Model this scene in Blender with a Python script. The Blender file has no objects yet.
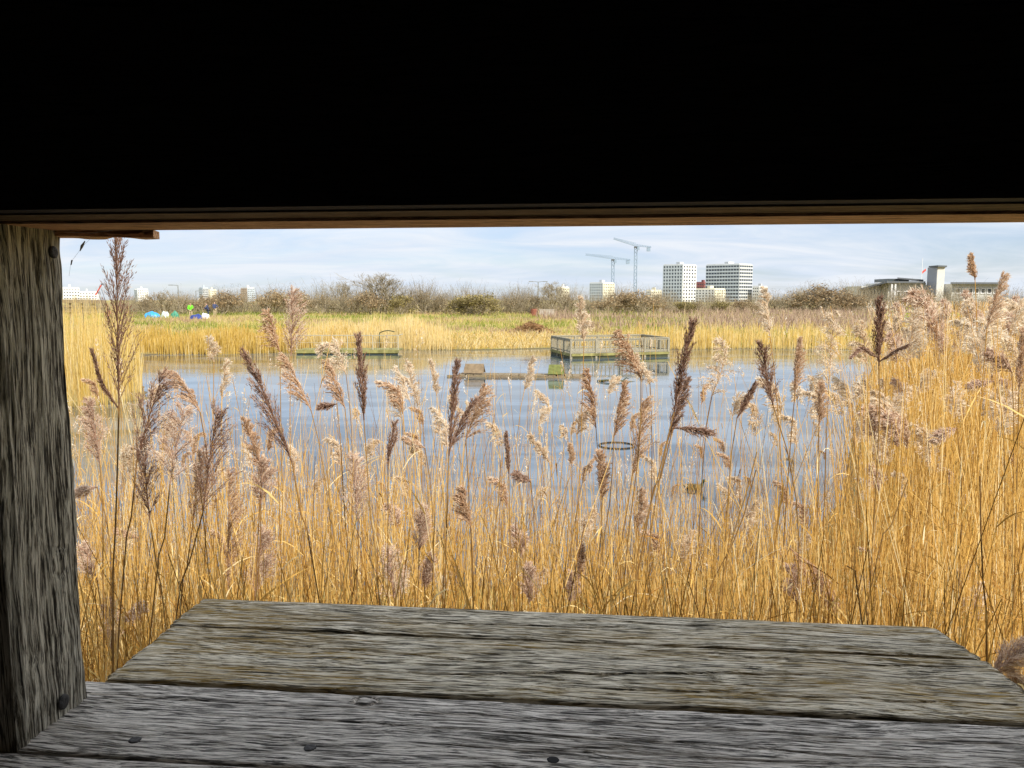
import bpy, math, random
import numpy as np
from mathutils import Vector, Matrix
R = math.radians
rng = np.random.default_rng(7)
random.seed(7)
scene = bpy.context.scene
COL = scene.collection

# ------------------------------------------------------------------ camera
F = 780.0; PITCH = R(6.15); CAM = np.array([0.0, 0.0, 3.0])
cp, sp = math.cos(PITCH), math.sin(PITCH)
cam_d = bpy.data.cameras.new('camera'); cam = bpy.data.objects.new('camera', cam_d); COL.objects.link(cam)
cam.location = CAM; cam.rotation_euler = (R(90) - PITCH, 0, 0)
cam_d.sensor_width = 36; cam_d.lens = F / 1024 * 36
cam_d.clip_start = 0.02; cam_d.clip_end = 6000
scene.camera = cam
scene.render.engine = 'CYCLES'; scene.cycles.max_bounces = 4; scene.cycles.diffuse_bounces = 3; scene.cycles.glossy_bounces = 2; scene.cycles.transmission_bounces = 2
def P(px, py, d):
    """surveyed position: bearing and elevation of a point seen at distance d"""
    x = (px - 512) / F; v = (384 - py) / F
    dr = np.array([x, cp + v * sp, v * cp - sp])
    return CAM + dr * (d / dr[1])

# ------------------------------------------------------------------ helpers
def nrm(a):
    a = np.asarray(a, float)
    return a / (np.linalg.norm(a, axis=-1, keepdims=True) + 1e-12)

def raw_mesh(name, verts, faces, mat=None, tint=None, mi=None, smooth=False):
    """faces: numpy (n,k) array or list of such arrays or list of tuples"""
    me = bpy.data.meshes.new(name)
    verts = np.asarray(verts, np.float32).reshape(-1, 3)
    if isinstance(faces, np.ndarray): faces = [faces]
    if len(faces) and isinstance(faces[0], np.ndarray) and faces[0].ndim == 2:
        idx = np.concatenate([f.ravel() for f in faces]).astype(np.int32)
        tot = np.concatenate([np.full(len(f), f.shape[1]) for f in faces]).astype(np.int32)
    else:
        idx = np.array([i for f in faces for i in f], np.int32)
        tot = np.array([len(f) for f in faces], np.int32)
    start = np.concatenate([[0], np.cumsum(tot)[:-1]]).astype(np.int32)
    me.vertices.add(len(verts)); me.vertices.foreach_set('co', verts.ravel())
    me.loops.add(len(idx)); me.loops.foreach_set('vertex_index', idx)
    me.polygons.add(len(tot)); me.polygons.foreach_set('loop_start', start); me.polygons.foreach_set('loop_total', tot)
    me.polygons.foreach_set('use_smooth', np.full(len(tot), bool(smooth)))
    if mat is not None:
        for m in (mat if isinstance(mat, (list, tuple)) else [mat]): me.materials.append(m)
    if mi is not None: me.polygons.foreach_set('material_index', np.asarray(mi, np.int32))
    if tint is not None:
        a = me.attributes.new('tint', 'FLOAT', 'POINT'); a.data.foreach_set('value', np.asarray(tint, np.float32))
    me.update(calc_edges=True); me.validate()
    return me

def link(name, me, parent=None, loc=None):
    o = bpy.data.objects.new(name, me); COL.objects.link(o)
    if parent is not None: o.parent = parent
    if loc is not None: o.location = loc
    return o

def tag(o, label=None, cat=None, group=None, kind=None):
    if label: o['label'] = label
    if cat: o['category'] = cat
    if group: o['group'] = group
    if kind: o['kind'] = kind
    return o

def thing(name, label, cat, loc=(0, 0, 0), rz=0.0, group=None):
    o = bpy.data.objects.new(name, None); COL.objects.link(o)
    o.location = tuple(float(v) for v in loc); o.rotation_euler = (0, 0, rz); o.empty_display_size = 0.1
    return tag(o, label, cat, group)

def dup(root, loc, rz, scale=1.0, label=None, group=None):
    r = root.copy(); COL.objects.link(r); r.location = tuple(float(v) for v in loc); r.rotation_euler = (0, 0, rz)
    r.scale = (scale,) * 3 if np.isscalar(scale) else scale
    if label: r['label'] = label
    if group: r['group'] = group
    for ch in list(root.children):
        c = ch.copy(); COL.objects.link(c); c.parent = r
        for g in ch.children:
            d = g.copy(); COL.objects.link(d); d.parent = c
    return r

class MB:
    """collects solids into one mesh"""
    def __init__(s): s.v = []; s.f = []; s.m = []; s.n = 0
    def add(s, v, f, mi=0):
        v = np.asarray(v, float).reshape(-1, 3)
        s.v.append(v); s.f += [tuple(int(i) + s.n for i in q) for q in f]; s.m += [mi] * len(f); s.n += len(v)
    def box(s, c, size, rz=0, mi=0, taper=1.0):
        x, y, z = np.array(size) / 2
        v = np.array([[i * x * (taper if k > 0 else 1), j * y * (taper if k > 0 else 1), k * z] for k in (-1, 1) for j in (-1, 1) for i in (-1, 1)])
        ca, sa = math.cos(rz), math.sin(rz)
        v = v @ np.array([[ca, sa, 0], [-sa, ca, 0], [0, 0, 1]]) + np.array(c)
        s.add(v, [(0, 2, 3, 1), (4, 5, 7, 6), (0, 1, 5, 4), (2, 6, 7, 3), (0, 4, 6, 2), (1, 3, 7, 5)], mi)
    def bar(s, a, b, w, h=None, mi=0):
        h = h or w; a = np.array(a, float); b = np.array(b, float)
        t = nrm(b - a); up = np.array([0, 0, 1.0]) if abs(t[2]) < .9 else np.array([1.0, 0, 0])
        sx = nrm(np.cross(t, up)); sy = np.cross(sx, t)
        v = [p + sx * i * w / 2 + sy * j * h / 2 for p in (a, b) for j in (-1, 1) for i in (-1, 1)]
        s.add(v, [(0, 2, 3, 1), (4, 5, 7, 6), (0, 1, 5, 4), (2, 6, 7, 3), (0, 4, 6, 2), (1, 3, 7, 5)], mi)
    def tube(s, pts, rad, n=8, mi=0):
        pts = np.asarray(pts, float); rad = np.broadcast_to(np.asarray(rad, float), (len(pts),))
        T = nrm(np.gradient(pts, axis=0)); up = np.array([0, 0, 1.0]) if abs(T[0][2]) < .9 else np.array([1.0, 0, 0])
        vs = []
        for p, t, r in zip(pts, T, rad):
            sx = nrm(np.cross(t, up)); sy = np.cross(sx, t)
            vs += [p + r * (sx * math.cos(a) + sy * math.sin(a)) for a in np.arange(n) * 2 * math.pi / n]
        f = [(k * n + i, k * n + (i + 1) % n, (k + 1) * n + (i + 1) % n, (k + 1) * n + i) for k in range(len(pts) - 1) for i in range(n)]
        f += [tuple(range(n))[::-1], tuple((len(pts) - 1) * n + i for i in range(n))]
        s.add(vs, f, mi)
    def prism(s, poly, z0, z1, mi=0):
        n = len(poly); v = [(x, y, z0) for x, y in poly] + [(x, y, z1) for x, y in poly]
        s.add(v, [tuple(range(n))[::-1], tuple(range(n, 2 * n))] + [(i, (i + 1) % n, n + (i + 1) % n, n + i) for i in range(n)], mi)
    def build(s, name, mat, parent=None, smooth=False, loc=None):
        return link(name, raw_mesh(name, np.concatenate(s.v), s.f, mat, mi=s.m, smooth=smooth), parent, loc)

def tubes(paths, rads, sides=3):
    """paths (N,K,3), rads (N,K) -> verts, faces, per-vertex tube index"""
    paths = np.asarray(paths, float); N, K, _ = paths.shape
    rads = np.broadcast_to(rads, (N, K))
    T = nrm(np.gradient(paths, axis=1))
    ref = np.where(np.abs(T[..., 2:3]) < .9, np.array([0, 0, 1.0]), np.array([1.0, 0, 0]))
    A = nrm(np.cross(T, ref)); B = np.cross(A, T)
    an = np.arange(sides) * 2 * math.pi / sides
    V = paths[:, :, None] + rads[:, :, None, None] * (A[:, :, None] * np.cos(an)[:, None] + B[:, :, None] * np.sin(an)[:, None])
    i = np.arange(N)[:, None, None] * K * sides; k = np.arange(K - 1)[None, :, None] * sides; j = np.arange(sides)[None, None, :]
    j2 = (j + 1) % sides
    f = np.stack([i + k + j, i + k + j2, i + k + sides + j2, i + k + sides + j], -1).reshape(-1, 4)
    return V.reshape(-1, 3), f, np.repeat(np.arange(N), K * sides)

def ribbons(paths, widths, side):
    """paths (N,K,3), widths (N,K), side (N,3)"""
    N, K, _ = paths.shape; s = side[:, None] * (np.broadcast_to(widths, (N, K))[..., None] / 2)
    V = np.stack([paths - s, paths + s], 2)
    i = np.arange(N)[:, None] * K * 2; k = np.arange(K - 1)[None] * 2
    b = i + k
    f = np.stack([b, b + 1, b + 3, b + 2], -1).reshape(-1, 4)
    return V.reshape(-1, 3), f, np.repeat(np.arange(N), K * 2)

def join(parts):
    """list of (V,F,tint)"""
    n = 0; V = []; Fs = []; T = []
    for v, f, t in parts:
        V.append(v); Fs.append(f + n); T.append(np.broadcast_to(t, (len(v),))); n += len(v)
    return np.concatenate(V), np.concatenate(Fs), np.concatenate(T)

# ------------------------------------------------------------------ materials
MATS = {}
def nodes_of(name):
    m = bpy.data.materials.new(name); m.use_nodes = True; nt = m.node_tree; nt.nodes.clear()
    out = nt.nodes.new('ShaderNodeOutputMaterial'); b = nt.nodes.new('ShaderNodeBsdfPrincipled')
    nt.links.new(b.outputs[0], out.inputs[0]); return m, nt, b, out
def N_(nt, t, **kw):
    n = nt.nodes.new(t)
    for k, v in kw.items():
        if k in n.inputs.keys(): n.inputs[k].default_value = v
        else: setattr(n, k, v)
    return n
def ramp(nt, fac, stops, interp='LINEAR'):
    r = nt.nodes.new('ShaderNodeValToRGB'); r.color_ramp.interpolation = interp
    e = r.color_ramp.elements
    while len(e) > 1: e.remove(e[-1])
    e[0].position = stops[0][0]; e[0].color = (*stops[0][1], 1) if len(stops[0][1]) == 3 else stops[0][1]
    for p, c in stops[1:]:
        q = e.new(p); q.color = (*c, 1)
    nt.links.new(fac, r.inputs[0]); return r.outputs[0]
def g3(v): return (v, v, v)
def mixc(nt, fac, a, b, mode='MIX'):
    m = nt.nodes.new('ShaderNodeMix'); m.data_type = 'RGBA'; m.blend_type = mode
    for sock, val in ((m.inputs[0], fac), (m.inputs[6], a), (m.inputs[7], b)):
        if hasattr(val, 'links'): nt.links.new(val, sock)
        elif isinstance(val, tuple): sock.default_value = (*val, 1) if len(val) == 3 else val
        else: sock.default_value = val
    return m.outputs[2]
def math_(nt, op, a, b=None):
    m = nt.nodes.new('ShaderNodeMath'); m.operation = op
    for i, val in enumerate((a, b)):
        if val is None: continue
        if hasattr(val, 'links'): nt.links.new(val, m.inputs[i])
        else: m.inputs[i].default_value = val
    return m.outputs[0]
def noise(nt, vec, scale, detail=4, rough=.55, dist=0.0):
    n = nt.nodes.new('ShaderNodeTexNoise'); n.inputs['Scale'].default_value = scale; n.inputs['Detail'].default_value = detail
    n.inputs['Roughness'].default_value = rough; n.inputs['Distortion'].default_value = dist
    if vec is not None: nt.links.new(vec, n.inputs['Vector'])
    return n.outputs['Fac']
def mapped(nt, src, scale=(1, 1, 1), loc=(0, 0, 0)):
    m = nt.nodes.new('ShaderNodeMapping'); m.inputs['Scale'].default_value = scale; m.inputs['Location'].default_value = loc
    nt.links.new(src, m.inputs['Vector']); return m.outputs[0]

def simple(name, col, rough=.7, var=.15, scale=6.0, metal=0.0, bump=0.0):
    """plain painted / weathered surface with some uneven wear"""
    if name in MATS: return MATS[name]
    m, nt, b, out = nodes_of(name)
    tc = nt.nodes.new('ShaderNodeTexCoord')
    n = noise(nt, tc.outputs['Object'], scale, 5, .6)
    c = ramp(nt, n, [(.3, tuple(max(0, v * (1 - var)) for v in col)), (.7, tuple(min(1, v * (1 + var)) for v in col))])
    nt.links.new(c, b.inputs['Base Color']); b.inputs['Roughness'].default_value = rough; b.inputs['Metallic'].default_value = metal
    if bump:
        bp = nt.nodes.new('ShaderNodeBump'); bp.inputs['Strength'].default_value = bump; bp.inputs['Distance'].default_value = .01
        nt.links.new(n, bp.inputs['Height']); nt.links.new(bp.outputs[0], b.inputs['Normal'])
    MATS[name] = m; return m

def weathered(name, axis, light, mid, dark, algae, algae_amt, bump=1.0, seed=0.0):
    """silvered old timber: grain along axis, open cracks, algae and ochre staining"""
    m, nt, b, out = nodes_of(name)
    tc = nt.nodes.new('ShaderNodeTexCoord'); o = mapped(nt, tc.outputs['Object'], (1, 1, 1), (seed, seed * .7, seed * 1.3))
    # slow waviness so the grain is never ruler straight
    nz = nt.nodes.new('ShaderNodeTexNoise'); nz.inputs['Scale'].default_value = 5.0; nz.inputs['Detail'].default_value = 3
    nt.links.new(mapped(nt, o, tuple(.7 if i == axis else 2.2 for i in range(3))), nz.inputs['Vector'])
    ws = nt.nodes.new('ShaderNodeVectorMath'); ws.operation = 'SUBTRACT'; nt.links.new(nz.outputs['Color'], ws.inputs[0]); ws.inputs[1].default_value = (.5, .5, .5)
    sc = nt.nodes.new('ShaderNodeVectorMath'); sc.operation = 'SCALE'; nt.links.new(ws.outputs[0], sc.inputs[0]); sc.inputs['Scale'].default_value = .035
    ad = nt.nodes.new('ShaderNodeVectorMath'); ad.operation = 'ADD'; nt.links.new(o, ad.inputs[0]); nt.links.new(sc.outputs[0], ad.inputs[1])
    w = ad.outputs[0]
    def gr(along, across, det=5, rg=.65):
        return noise(nt, mapped(nt, w, tuple(along if i == axis else across for i in range(3))), 1.0, det, rg)
    fine = gr(24, 540, 5, .7); medium = gr(11, 270, 5, .65); broad = gr(4, 26, 4, .6); crack = gr(4.0, 210, 3, .55); speck = gr(40, 340, 4, .7)
    h1 = math_(nt, 'ADD', math_(nt, 'MULTIPLY', fine, .52), math_(nt, 'MULTIPLY', medium, .34))
    h = math_(nt, 'ADD', h1, math_(nt, 'MULTIPLY', broad, .14))
    c = ramp(nt, h, [(.45, dark), (.487, mid), (.51, tuple(.5 * (a + bb) for a, bb in zip(mid, light))), (.545, light)])
    pn = noise(nt, mapped(nt, w, tuple(3 if i == axis else 13 for i in range(3))), 1.0, 4, .58)
    am = math_(nt, 'MULTIPLY', ramp(nt, pn, [(.44, g3(0)), (.58, g3(1))]), ramp(nt, medium, [(.38, g3(1)), (.60, g3(.25))]))
    c = mixc(nt, math_(nt, 'MULTIPLY', am, algae_amt), c, algae)
    sv = ramp(nt, speck, [(.56, g3(0)), (.66, g3(1))])
    c = mixc(nt, math_(nt, 'MULTIPLY', sv, .6), c, light)
    cm = ramp(nt, crack, [(.335, g3(1)), (.36, g3(0))])
    c = mixc(nt, math_(nt, 'MULTIPLY', cm, .9), c, tuple(v * .22 for v in dark))
    fib = gr(24, 480, 4, .6); fibm = ramp(nt, fib, [(.40, g3(1)), (.47, g3(0))]); c = mixc(nt, math_(nt, 'MULTIPLY', fibm, .8), c, tuple(v * .8 for v in dark))
    lf = noise(nt, mapped(nt, w, tuple(22 if i == axis else 440 for i in range(3)), (7, 3, 5)), 1.0, 3, .5); lfm = ramp(nt, lf, [(.54, g3(0)), (.61, g3(1))]); c = mixc(nt, math_(nt, 'MULTIPLY', lfm, .55), c, light)
    nt.links.new(c, b.inputs['Base Color']); b.inputs['Roughness'].default_value = .85; b.inputs['Specular IOR Level'].default_value = .25
    hh = math_(nt, 'SUBTRACT', math_(nt, 'SUBTRACT', h, math_(nt, 'MULTIPLY', cm, .5)), math_(nt, 'MULTIPLY', fibm, .2))
    bp = nt.nodes.new('ShaderNodeBump'); bp.inputs['Strength'].default_value = bump; bp.inputs['Distance'].default_value = .003
    nt.links.new(hh, bp.inputs['Height']); nt.links.new(bp.outputs[0], b.inputs['Normal'])
    return m

def foliage(name, stops, transl=.35, rough=.7):
    """dry plant matter: colour by each blade's own tint, part of the light passes through"""
    m, nt, b, out = nodes_of(name)
    a = nt.nodes.new('ShaderNodeAttribute'); a.attribute_name = 'tint'
    oi = nt.nodes.new('ShaderNodeObjectInfo')
    f = math_(nt, 'ADD', a.outputs['Fac'], math_(nt, 'MULTIPLY', math_(nt, 'SUBTRACT', oi.outputs['Random'], .5), .18))
    c = ramp(nt, f, stops)
    nt.links.new(c, b.inputs['Base Color']); b.inputs['Roughness'].default_value = rough; b.inputs['Specular IOR Level'].default_value = .2
    t = nt.nodes.new('ShaderNodeBsdfTranslucent'); nt.links.new(c, t.inputs['Color'])
    mx = nt.nodes.new('ShaderNodeMixShader'); mx.inputs[0].default_value = transl
    nt.links.new(b.outputs[0], mx.inputs[1]); nt.links.new(t.outputs[0], mx.inputs[2]); nt.links.new(mx.outputs[0], out.inputs[0])
    return m

M_reed = foliage('golden_reed', [(0, (.20, .09, .02)), (.25, (.42, .21, .045)), (.6, (.70, .43, .11)), (.85, (.84, .62, .26)), (1, (.84, .72, .46))], .3)
M_reed_far = foliage('far_reed', [(0, (.40, .25, .045)), (.4, (.62, .43, .10)), (.75, (.74, .57, .24)), (1, (.76, .65, .40))], .3)
M_stem_dark = foliage('brown_stem', [(0, (.13, .06, .02)), (.5, (.27, .15, .05)), (1, (.42, .26, .09))], .05)
M_pl_dark = foliage('dark_plume', [(0, (.11, .05, .03)), (.35, (.27, .15, .10)), (.7, (.52, .35, .26)), (1, (.82, .69, .58))], .35)
M_pl_brown = foliage('brown_plume', [(0, (.32, .16, .08)), (.35, (.58, .37, .22)), (.75, (.78, .60, .43)), (1, (.88, .78, .65))], .35)
M_pl_pale = foliage('pale_plume', [(0, (.52, .34, .19)), (.3, (.74, .56, .38)), (.7, (.86, .74, .57)), (1, (.90, .84, .74))], .4)
M_pl_fluff = foliage('fluffy_plume', [(0, (.32, .17, .11)), (.35, (.60, .41, .30)), (.75, (.82, .66, .52)), (1, (.92, .82, .68))], .4)
M_grass = foliage('field_grass', [(0, (.20, .24, .045)), (.25, (.36, .36, .085)), (.5, (.54, .45, .16)), (.75, (.48, .36, .20)), (1, (.38, .26, .17))], .3)
M_scrub = foliage('brown_scrub', [(0, (.20, .13, .10)), (.5, (.38, .27, .20)), (1, (.56, .44, .31))], .2)
M_twig = foliage('bare_twigs', [(0, (.14, .11, .07)), (.5, (.30, .25, .165)), (1, (.52, .45, .32))], .1)
M_leaf_o = foliage('olive_leaves', [(0, (.13, .11, .035)), (.5, (.30, .25, .085)), (1, (.46, .37, .17))], .3)
M_leaf_b = foliage('rusty_leaves', [(0, (.20, .13, .07)), (.5, (.38, .27, .15)), (1, (.56, .44, .27))], .3)
M_lime = foliage('lime_leaves', [(0, (.22, .34, .02)), (1, (.55, .68, .06))], .35)

# ------------------------------------------------------------------ sun, sky
SUN_AZ = math.atan2(0.62, -0.80)     # bearing of the sun from +Y, clockwise: behind the hide, to the right
SUN_EL = R(37)
sv = Vector((math.sin(SUN_AZ) * math.cos(SUN_EL), math.cos(SUN_AZ) * math.cos(SUN_EL), math.sin(SUN_EL)))
sl = bpy.data.lights.new('sun', 'SUN'); sl.energy = 4.2; sl.angle = R(.6); sl.color = (1, .93, .82)
so = bpy.data.objects.new('sun', sl); COL.objects.link(so); so.rotation_euler = sv.to_track_quat('Z', 'Y').to_euler(); so.location = (10, -20, 30)
w = bpy.data.worlds.new('World'); scene.world = w; w.use_nodes = True; nt = w.node_tree; nt.nodes.clear()
out = nt.nodes.new('ShaderNodeOutputWorld'); bg = nt.nodes.new('ShaderNodeBackground'); bg.inputs['Strength'].default_value = .10
nt.links.new(bg.outputs[0], out.inputs[0])
sky = nt.nodes.new('ShaderNodeTexSky'); sky.sky_type = 'NISHITA'; sky.sun_disc = False; sky.sun_elevation = SUN_EL; sky.sun_rotation = SUN_AZ
sky.air_density = 1.0; sky.dust_density = .6; sky.ozone_density = 1.5
tc = nt.nodes.new('ShaderNodeTexCoord')
# project the view ray on a flat cloud layer so the clouds bunch into streaks near the horizon
sx = nt.nodes.new('ShaderNodeSeparateXYZ'); nt.links.new(tc.outputs['Generated'], sx.inputs[0])
zz = math_(nt, 'ADD', math_(nt, 'MAXIMUM', sx.outputs['Z'], 0.0), .16)
cb = nt.nodes.new('ShaderNodeCombineXYZ')
nt.links.new(math_(nt, 'DIVIDE', sx.outputs['X'], zz), cb.inputs[0]); nt.links.new(math_(nt, 'DIVIDE', sx.outputs['Y'], zz), cb.inputs[1])
cl1 = noise(nt, mapped(nt, cb.outputs[0], (.55, .8, 1), (3.1, 1.7, 0)), 1.0, 6, .52, .9)
cl2 = noise(nt, mapped(nt, cb.outputs[0], (.7, 1.3, 1), (8.1, 4.7, 0)), 1.5, 6, .6, .8)
cf = math_(nt, 'ADD', math_(nt, 'MULTIPLY', cl1, .7), math_(nt, 'MULTIPLY', cl2, .3))
cover = ramp(nt, cf, [(.40, g3(.40)), (.50, g3(.78)), (.58, g3(.98))])
high = ramp(nt, sx.outputs['Z'], [(.07, g3(0)), (.28, g3(1))])  # unseen upper cloud, added to brighten the water and the shelf
cover = mixc(nt, math_(nt, 'MULTIPLY', high, .75), cover, (1.0, 1.0, 1.0))
ccol = ramp(nt, cl2, [(.35, (5.0, 5.8, 7.0)), (.62, (6.4, 6.75, 7.3))])
ccol = mixc(nt, math_(nt, 'MULTIPLY', high, .7), ccol, (7.6, 8.2, 8.9))
nish = mixc(nt, 1.0, sky.outputs[0], (.80, .86, 1.08), 'MULTIPLY')
nt.links.new(mixc(nt, cover, nish, ccol), bg.inputs['Color'])
scene.view_settings.view_transform = 'Standard'; scene.view_settings.look = 'None'
scene.view_settings.exposure = 0.42; scene.view_settings.gamma = 1; scene.view_settings.use_curve_mapping = False

# ------------------------------------------------------------------ terrain
POND = np.array([(-25, 7.5), (-8, 7.6), (0, 7.8), (3.2, 8.4), (5.2, 11.5), (8.6, 19), (13.5, 29), (19.5, 41), (24, 47), (14, 48.5), (8, 47.5),
                 (2, 48.5), (-2.5, 47), (-6.5, 47.5), (-12, 45.5), (-17, 43.5), (-20.5, 43), (-16.2, 33), (-11.2, 23.5), (-12.6, 21.3), (-24, 20), (-31, 13)], float)
def sdf(x, y):
    """distance to the shoreline, negative in the pond"""
    p = np.stack([x, y], -1); a = POND; b = np.roll(POND, -1, 0)
    d = np.full(x.shape, 1e9); ins = np.zeros(x.shape, bool)
    for (ax, ay), (bx, by) in zip(a, b):
        e = np.array([bx - ax, by - ay]); wv = p - (ax, ay)
        t = np.clip((wv @ e) / (e @ e), 0, 1)
        q = wv - t[..., None] * e; d = np.minimum(d, np.hypot(q[..., 0], q[..., 1]))
        c = ((ay > y) != (by > y)) & (x < (bx - ax) * (y - ay) / (by - ay + 1e-12) + ax)
        ins ^= c
    return np.where(ins, -d, d)
def ground_z(x, y):
    x = np.asarray(x, float); y = np.asarray(y, float); s = sdf(x, y)
    wob = .05 * np.sin(x * .9 + y * .5) + .04 * np.sin(x * .37 - y * .71 + 1) 
    out_ = .06 + np.clip(s * .11, 0, .55) + np.clip(y - 52, 0, 70) * .011 + wob * np.clip(s * .5, 0, 1)
    return np.where(s < 0, .06 + np.maximum(s * .28, -.9), out_)
gz1 = lambda x, y: float(ground_z(np.array([x]), np.array([y]))[0])
xs = np.unique(np.concatenate([np.linspace(-3000, -160, 14), np.linspace(-160, -36, 32), np.arange(-36, 36, .8), np.linspace(36, 160, 32), np.linspace(160, 3000, 14)]))
ys = np.unique(np.concatenate([np.linspace(-300, -6, 12), np.arange(-6, 56, .8), np.linspace(56, 160, 50), np.linspace(160, 4500, 24)]))
X, Y = np.meshgrid(xs, ys); Z = ground_z(X, Y)
nx, ny = len(xs), len(ys)
ii = (np.arange(ny - 1)[:, None] * nx + np.arange(nx - 1)[None]).ravel()
m, nt, b, out = nodes_of('meadow_ground')
geo = nt.nodes.new('ShaderNodeNewGeometry'); gp = geo.outputs['Position']
n1 = noise(nt, gp, .09, 6, .6); n2 = noise(nt, gp, .6, 5, .65); n3 = noise(nt, mapped(nt, gp, (1, .35, 1), (40, 0, 0)), .05, 4)
c = ramp(nt, math_(nt, 'ADD', math_(nt, 'MULTIPLY', n1, .65), math_(nt, 'MULTIPLY', n2, .35)), [(.34, (.20, .21, .04)), (.46, (.36, .33, .08)), (.55, (.44, .33, .10)), (.68, (.36, .25, .12))])
c = mixc(nt, ramp(nt, n3, [(.48, g3(0)), (.62, g3(.6))]), c, (.30, .22, .13))
# damp earth round the pond
spz = nt.nodes.new('ShaderNodeSeparateXYZ'); nt.links.new(gp, spz.inputs[0])
c = mixc(nt, ramp(nt, spz.outputs['Z'], [(.0, g3(1)), (.10, g3(0))]), c, (.10, .075, .04))
nt.links.new(c, b.inputs['Base Color']); b.inputs['Roughness'].default_value = .95
bp = N_(nt, 'ShaderNodeBump', Strength=.5, Distance=.1); nt.links.new(n2, bp.inputs['Height']); nt.links.new(bp.outputs[0], b.inputs['Normal'])
g = link('ground', raw_mesh('ground', np.stack([X, Y, Z], -1), np.stack([ii, ii + 1, ii + nx + 1, ii + nx], -1), m, smooth=True)); tag(g, kind='structure')

m, nt, b, out = nodes_of('pond_water')
geo = nt.nodes.new('ShaderNodeNewGeometry'); gp = geo.outputs['Position']
b.inputs['Base Color'].default_value = (.085, .12, .17, 1); b.inputs['IOR'].default_value = 1.5; b.inputs['Specular IOR Level'].default_value = .6
wv1 = noise(nt, mapped(nt, gp, (1, 2.2, 1)), 2.2, 4, .6); wv2 = noise(nt, mapped(nt, gp, (1, 1.8, 1), (5, 3, 0)), 9.0, 3, .6)
patch = noise(nt, mapped(nt, gp, (.6, 1.5, 1), (2, 9, 0)), .22, 4, .55)      # ruffled bands beside still ones
pm = ramp(nt, patch, [(.42, g3(.08)), (.52, g3(.5)), (.60, g3(1.3))])
hh = math_(nt, 'MULTIPLY', math_(nt, 'ADD', math_(nt, 'MULTIPLY', wv1, .6), math_(nt, 'MULTIPLY', wv2, .4)), pm)
bp = N_(nt, 'ShaderNodeBump', Strength=.13, Distance=.02); nt.links.new(hh, bp.inputs['Height']); nt.links.new(bp.outputs[0], b.inputs['Normal'])
# skin of thin ice with a milky, faintly rough surface
ice = noise(nt, mapped(nt, gp, (.5, 1.2, 1), (7, 1, 0)), .35, 7, .62, .8)
im = ramp(nt, ice, [(.44, g3(0)), (.58, g3(1))])
nt.links.new(mixc(nt, im, (.03, .055, .075), (.12, .165, .21)), b.inputs['Base Color'])
nt.links.new(ramp(nt, im, [(0, g3(.02)), (1, g3(.08))]), b.inputs['Roughness'])
wtr = link('pond_water', raw_mesh('pond_water', [(-45, 4, 0), (40, 4, 0), (40, 56, 0), (-45, 56, 0)], np.array([[0, 1, 2, 3]]), m)); tag(wtr, kind='structure')

# ------------------------------------------------------------------ the bird hide
HZ = R(-5.6)
GREY = dict(light=(.50, .50, .49), mid=(.235, .23, .22), dark=(.055, .05, .043))
W_shelf = weathered('mossy_silvered_wood', 0, (.88, .79, .63), (.38, .315, .20), (.035, .028, .015), (.34, .215, .05), 1.0, 1.0, 3.0)
W_sill = weathered('silvered_wood', 0, (.90, .82, .73), (.42, .375, .32), (.04, .035, .03), (.26, .20, .12), .35, 1.0, 11.0)
W_post = weathered('weathered_post_wood', 2, (.74, .67, .53), (.25, .21, .15), (.035, .028, .02), (.13, .105, .06), .5, 1.2, 21.0)
W_beam = weathered('brown_beam_wood', 0, (.85, .52, .31), (.66, .35, .18), (.30, .14, .07), (.36, .22, .11), .4, .3, 31.0)
W_beam2 = weathered('dark_beam_wood', 0, (.22, .15, .09), (.14, .09, .05), (.05, .03, .02), (.09, .07, .04), .5, .5, 36.0)
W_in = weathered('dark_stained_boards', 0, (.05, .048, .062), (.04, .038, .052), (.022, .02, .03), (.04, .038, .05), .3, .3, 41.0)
W_room = weathered('plain_room_boards', 0, (.42, .33, .22), (.32, .24, .15), (.12, .08, .05), (.2, .15, .08), .3, .5, 51.0)
M_iron = simple('rusted_iron', (.045, .04, .037), .6, .4, 300, .4, .4)
M_hole = simple('bored_hole_shade', (.012, .01, .009), .95, .3, 200)

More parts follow.
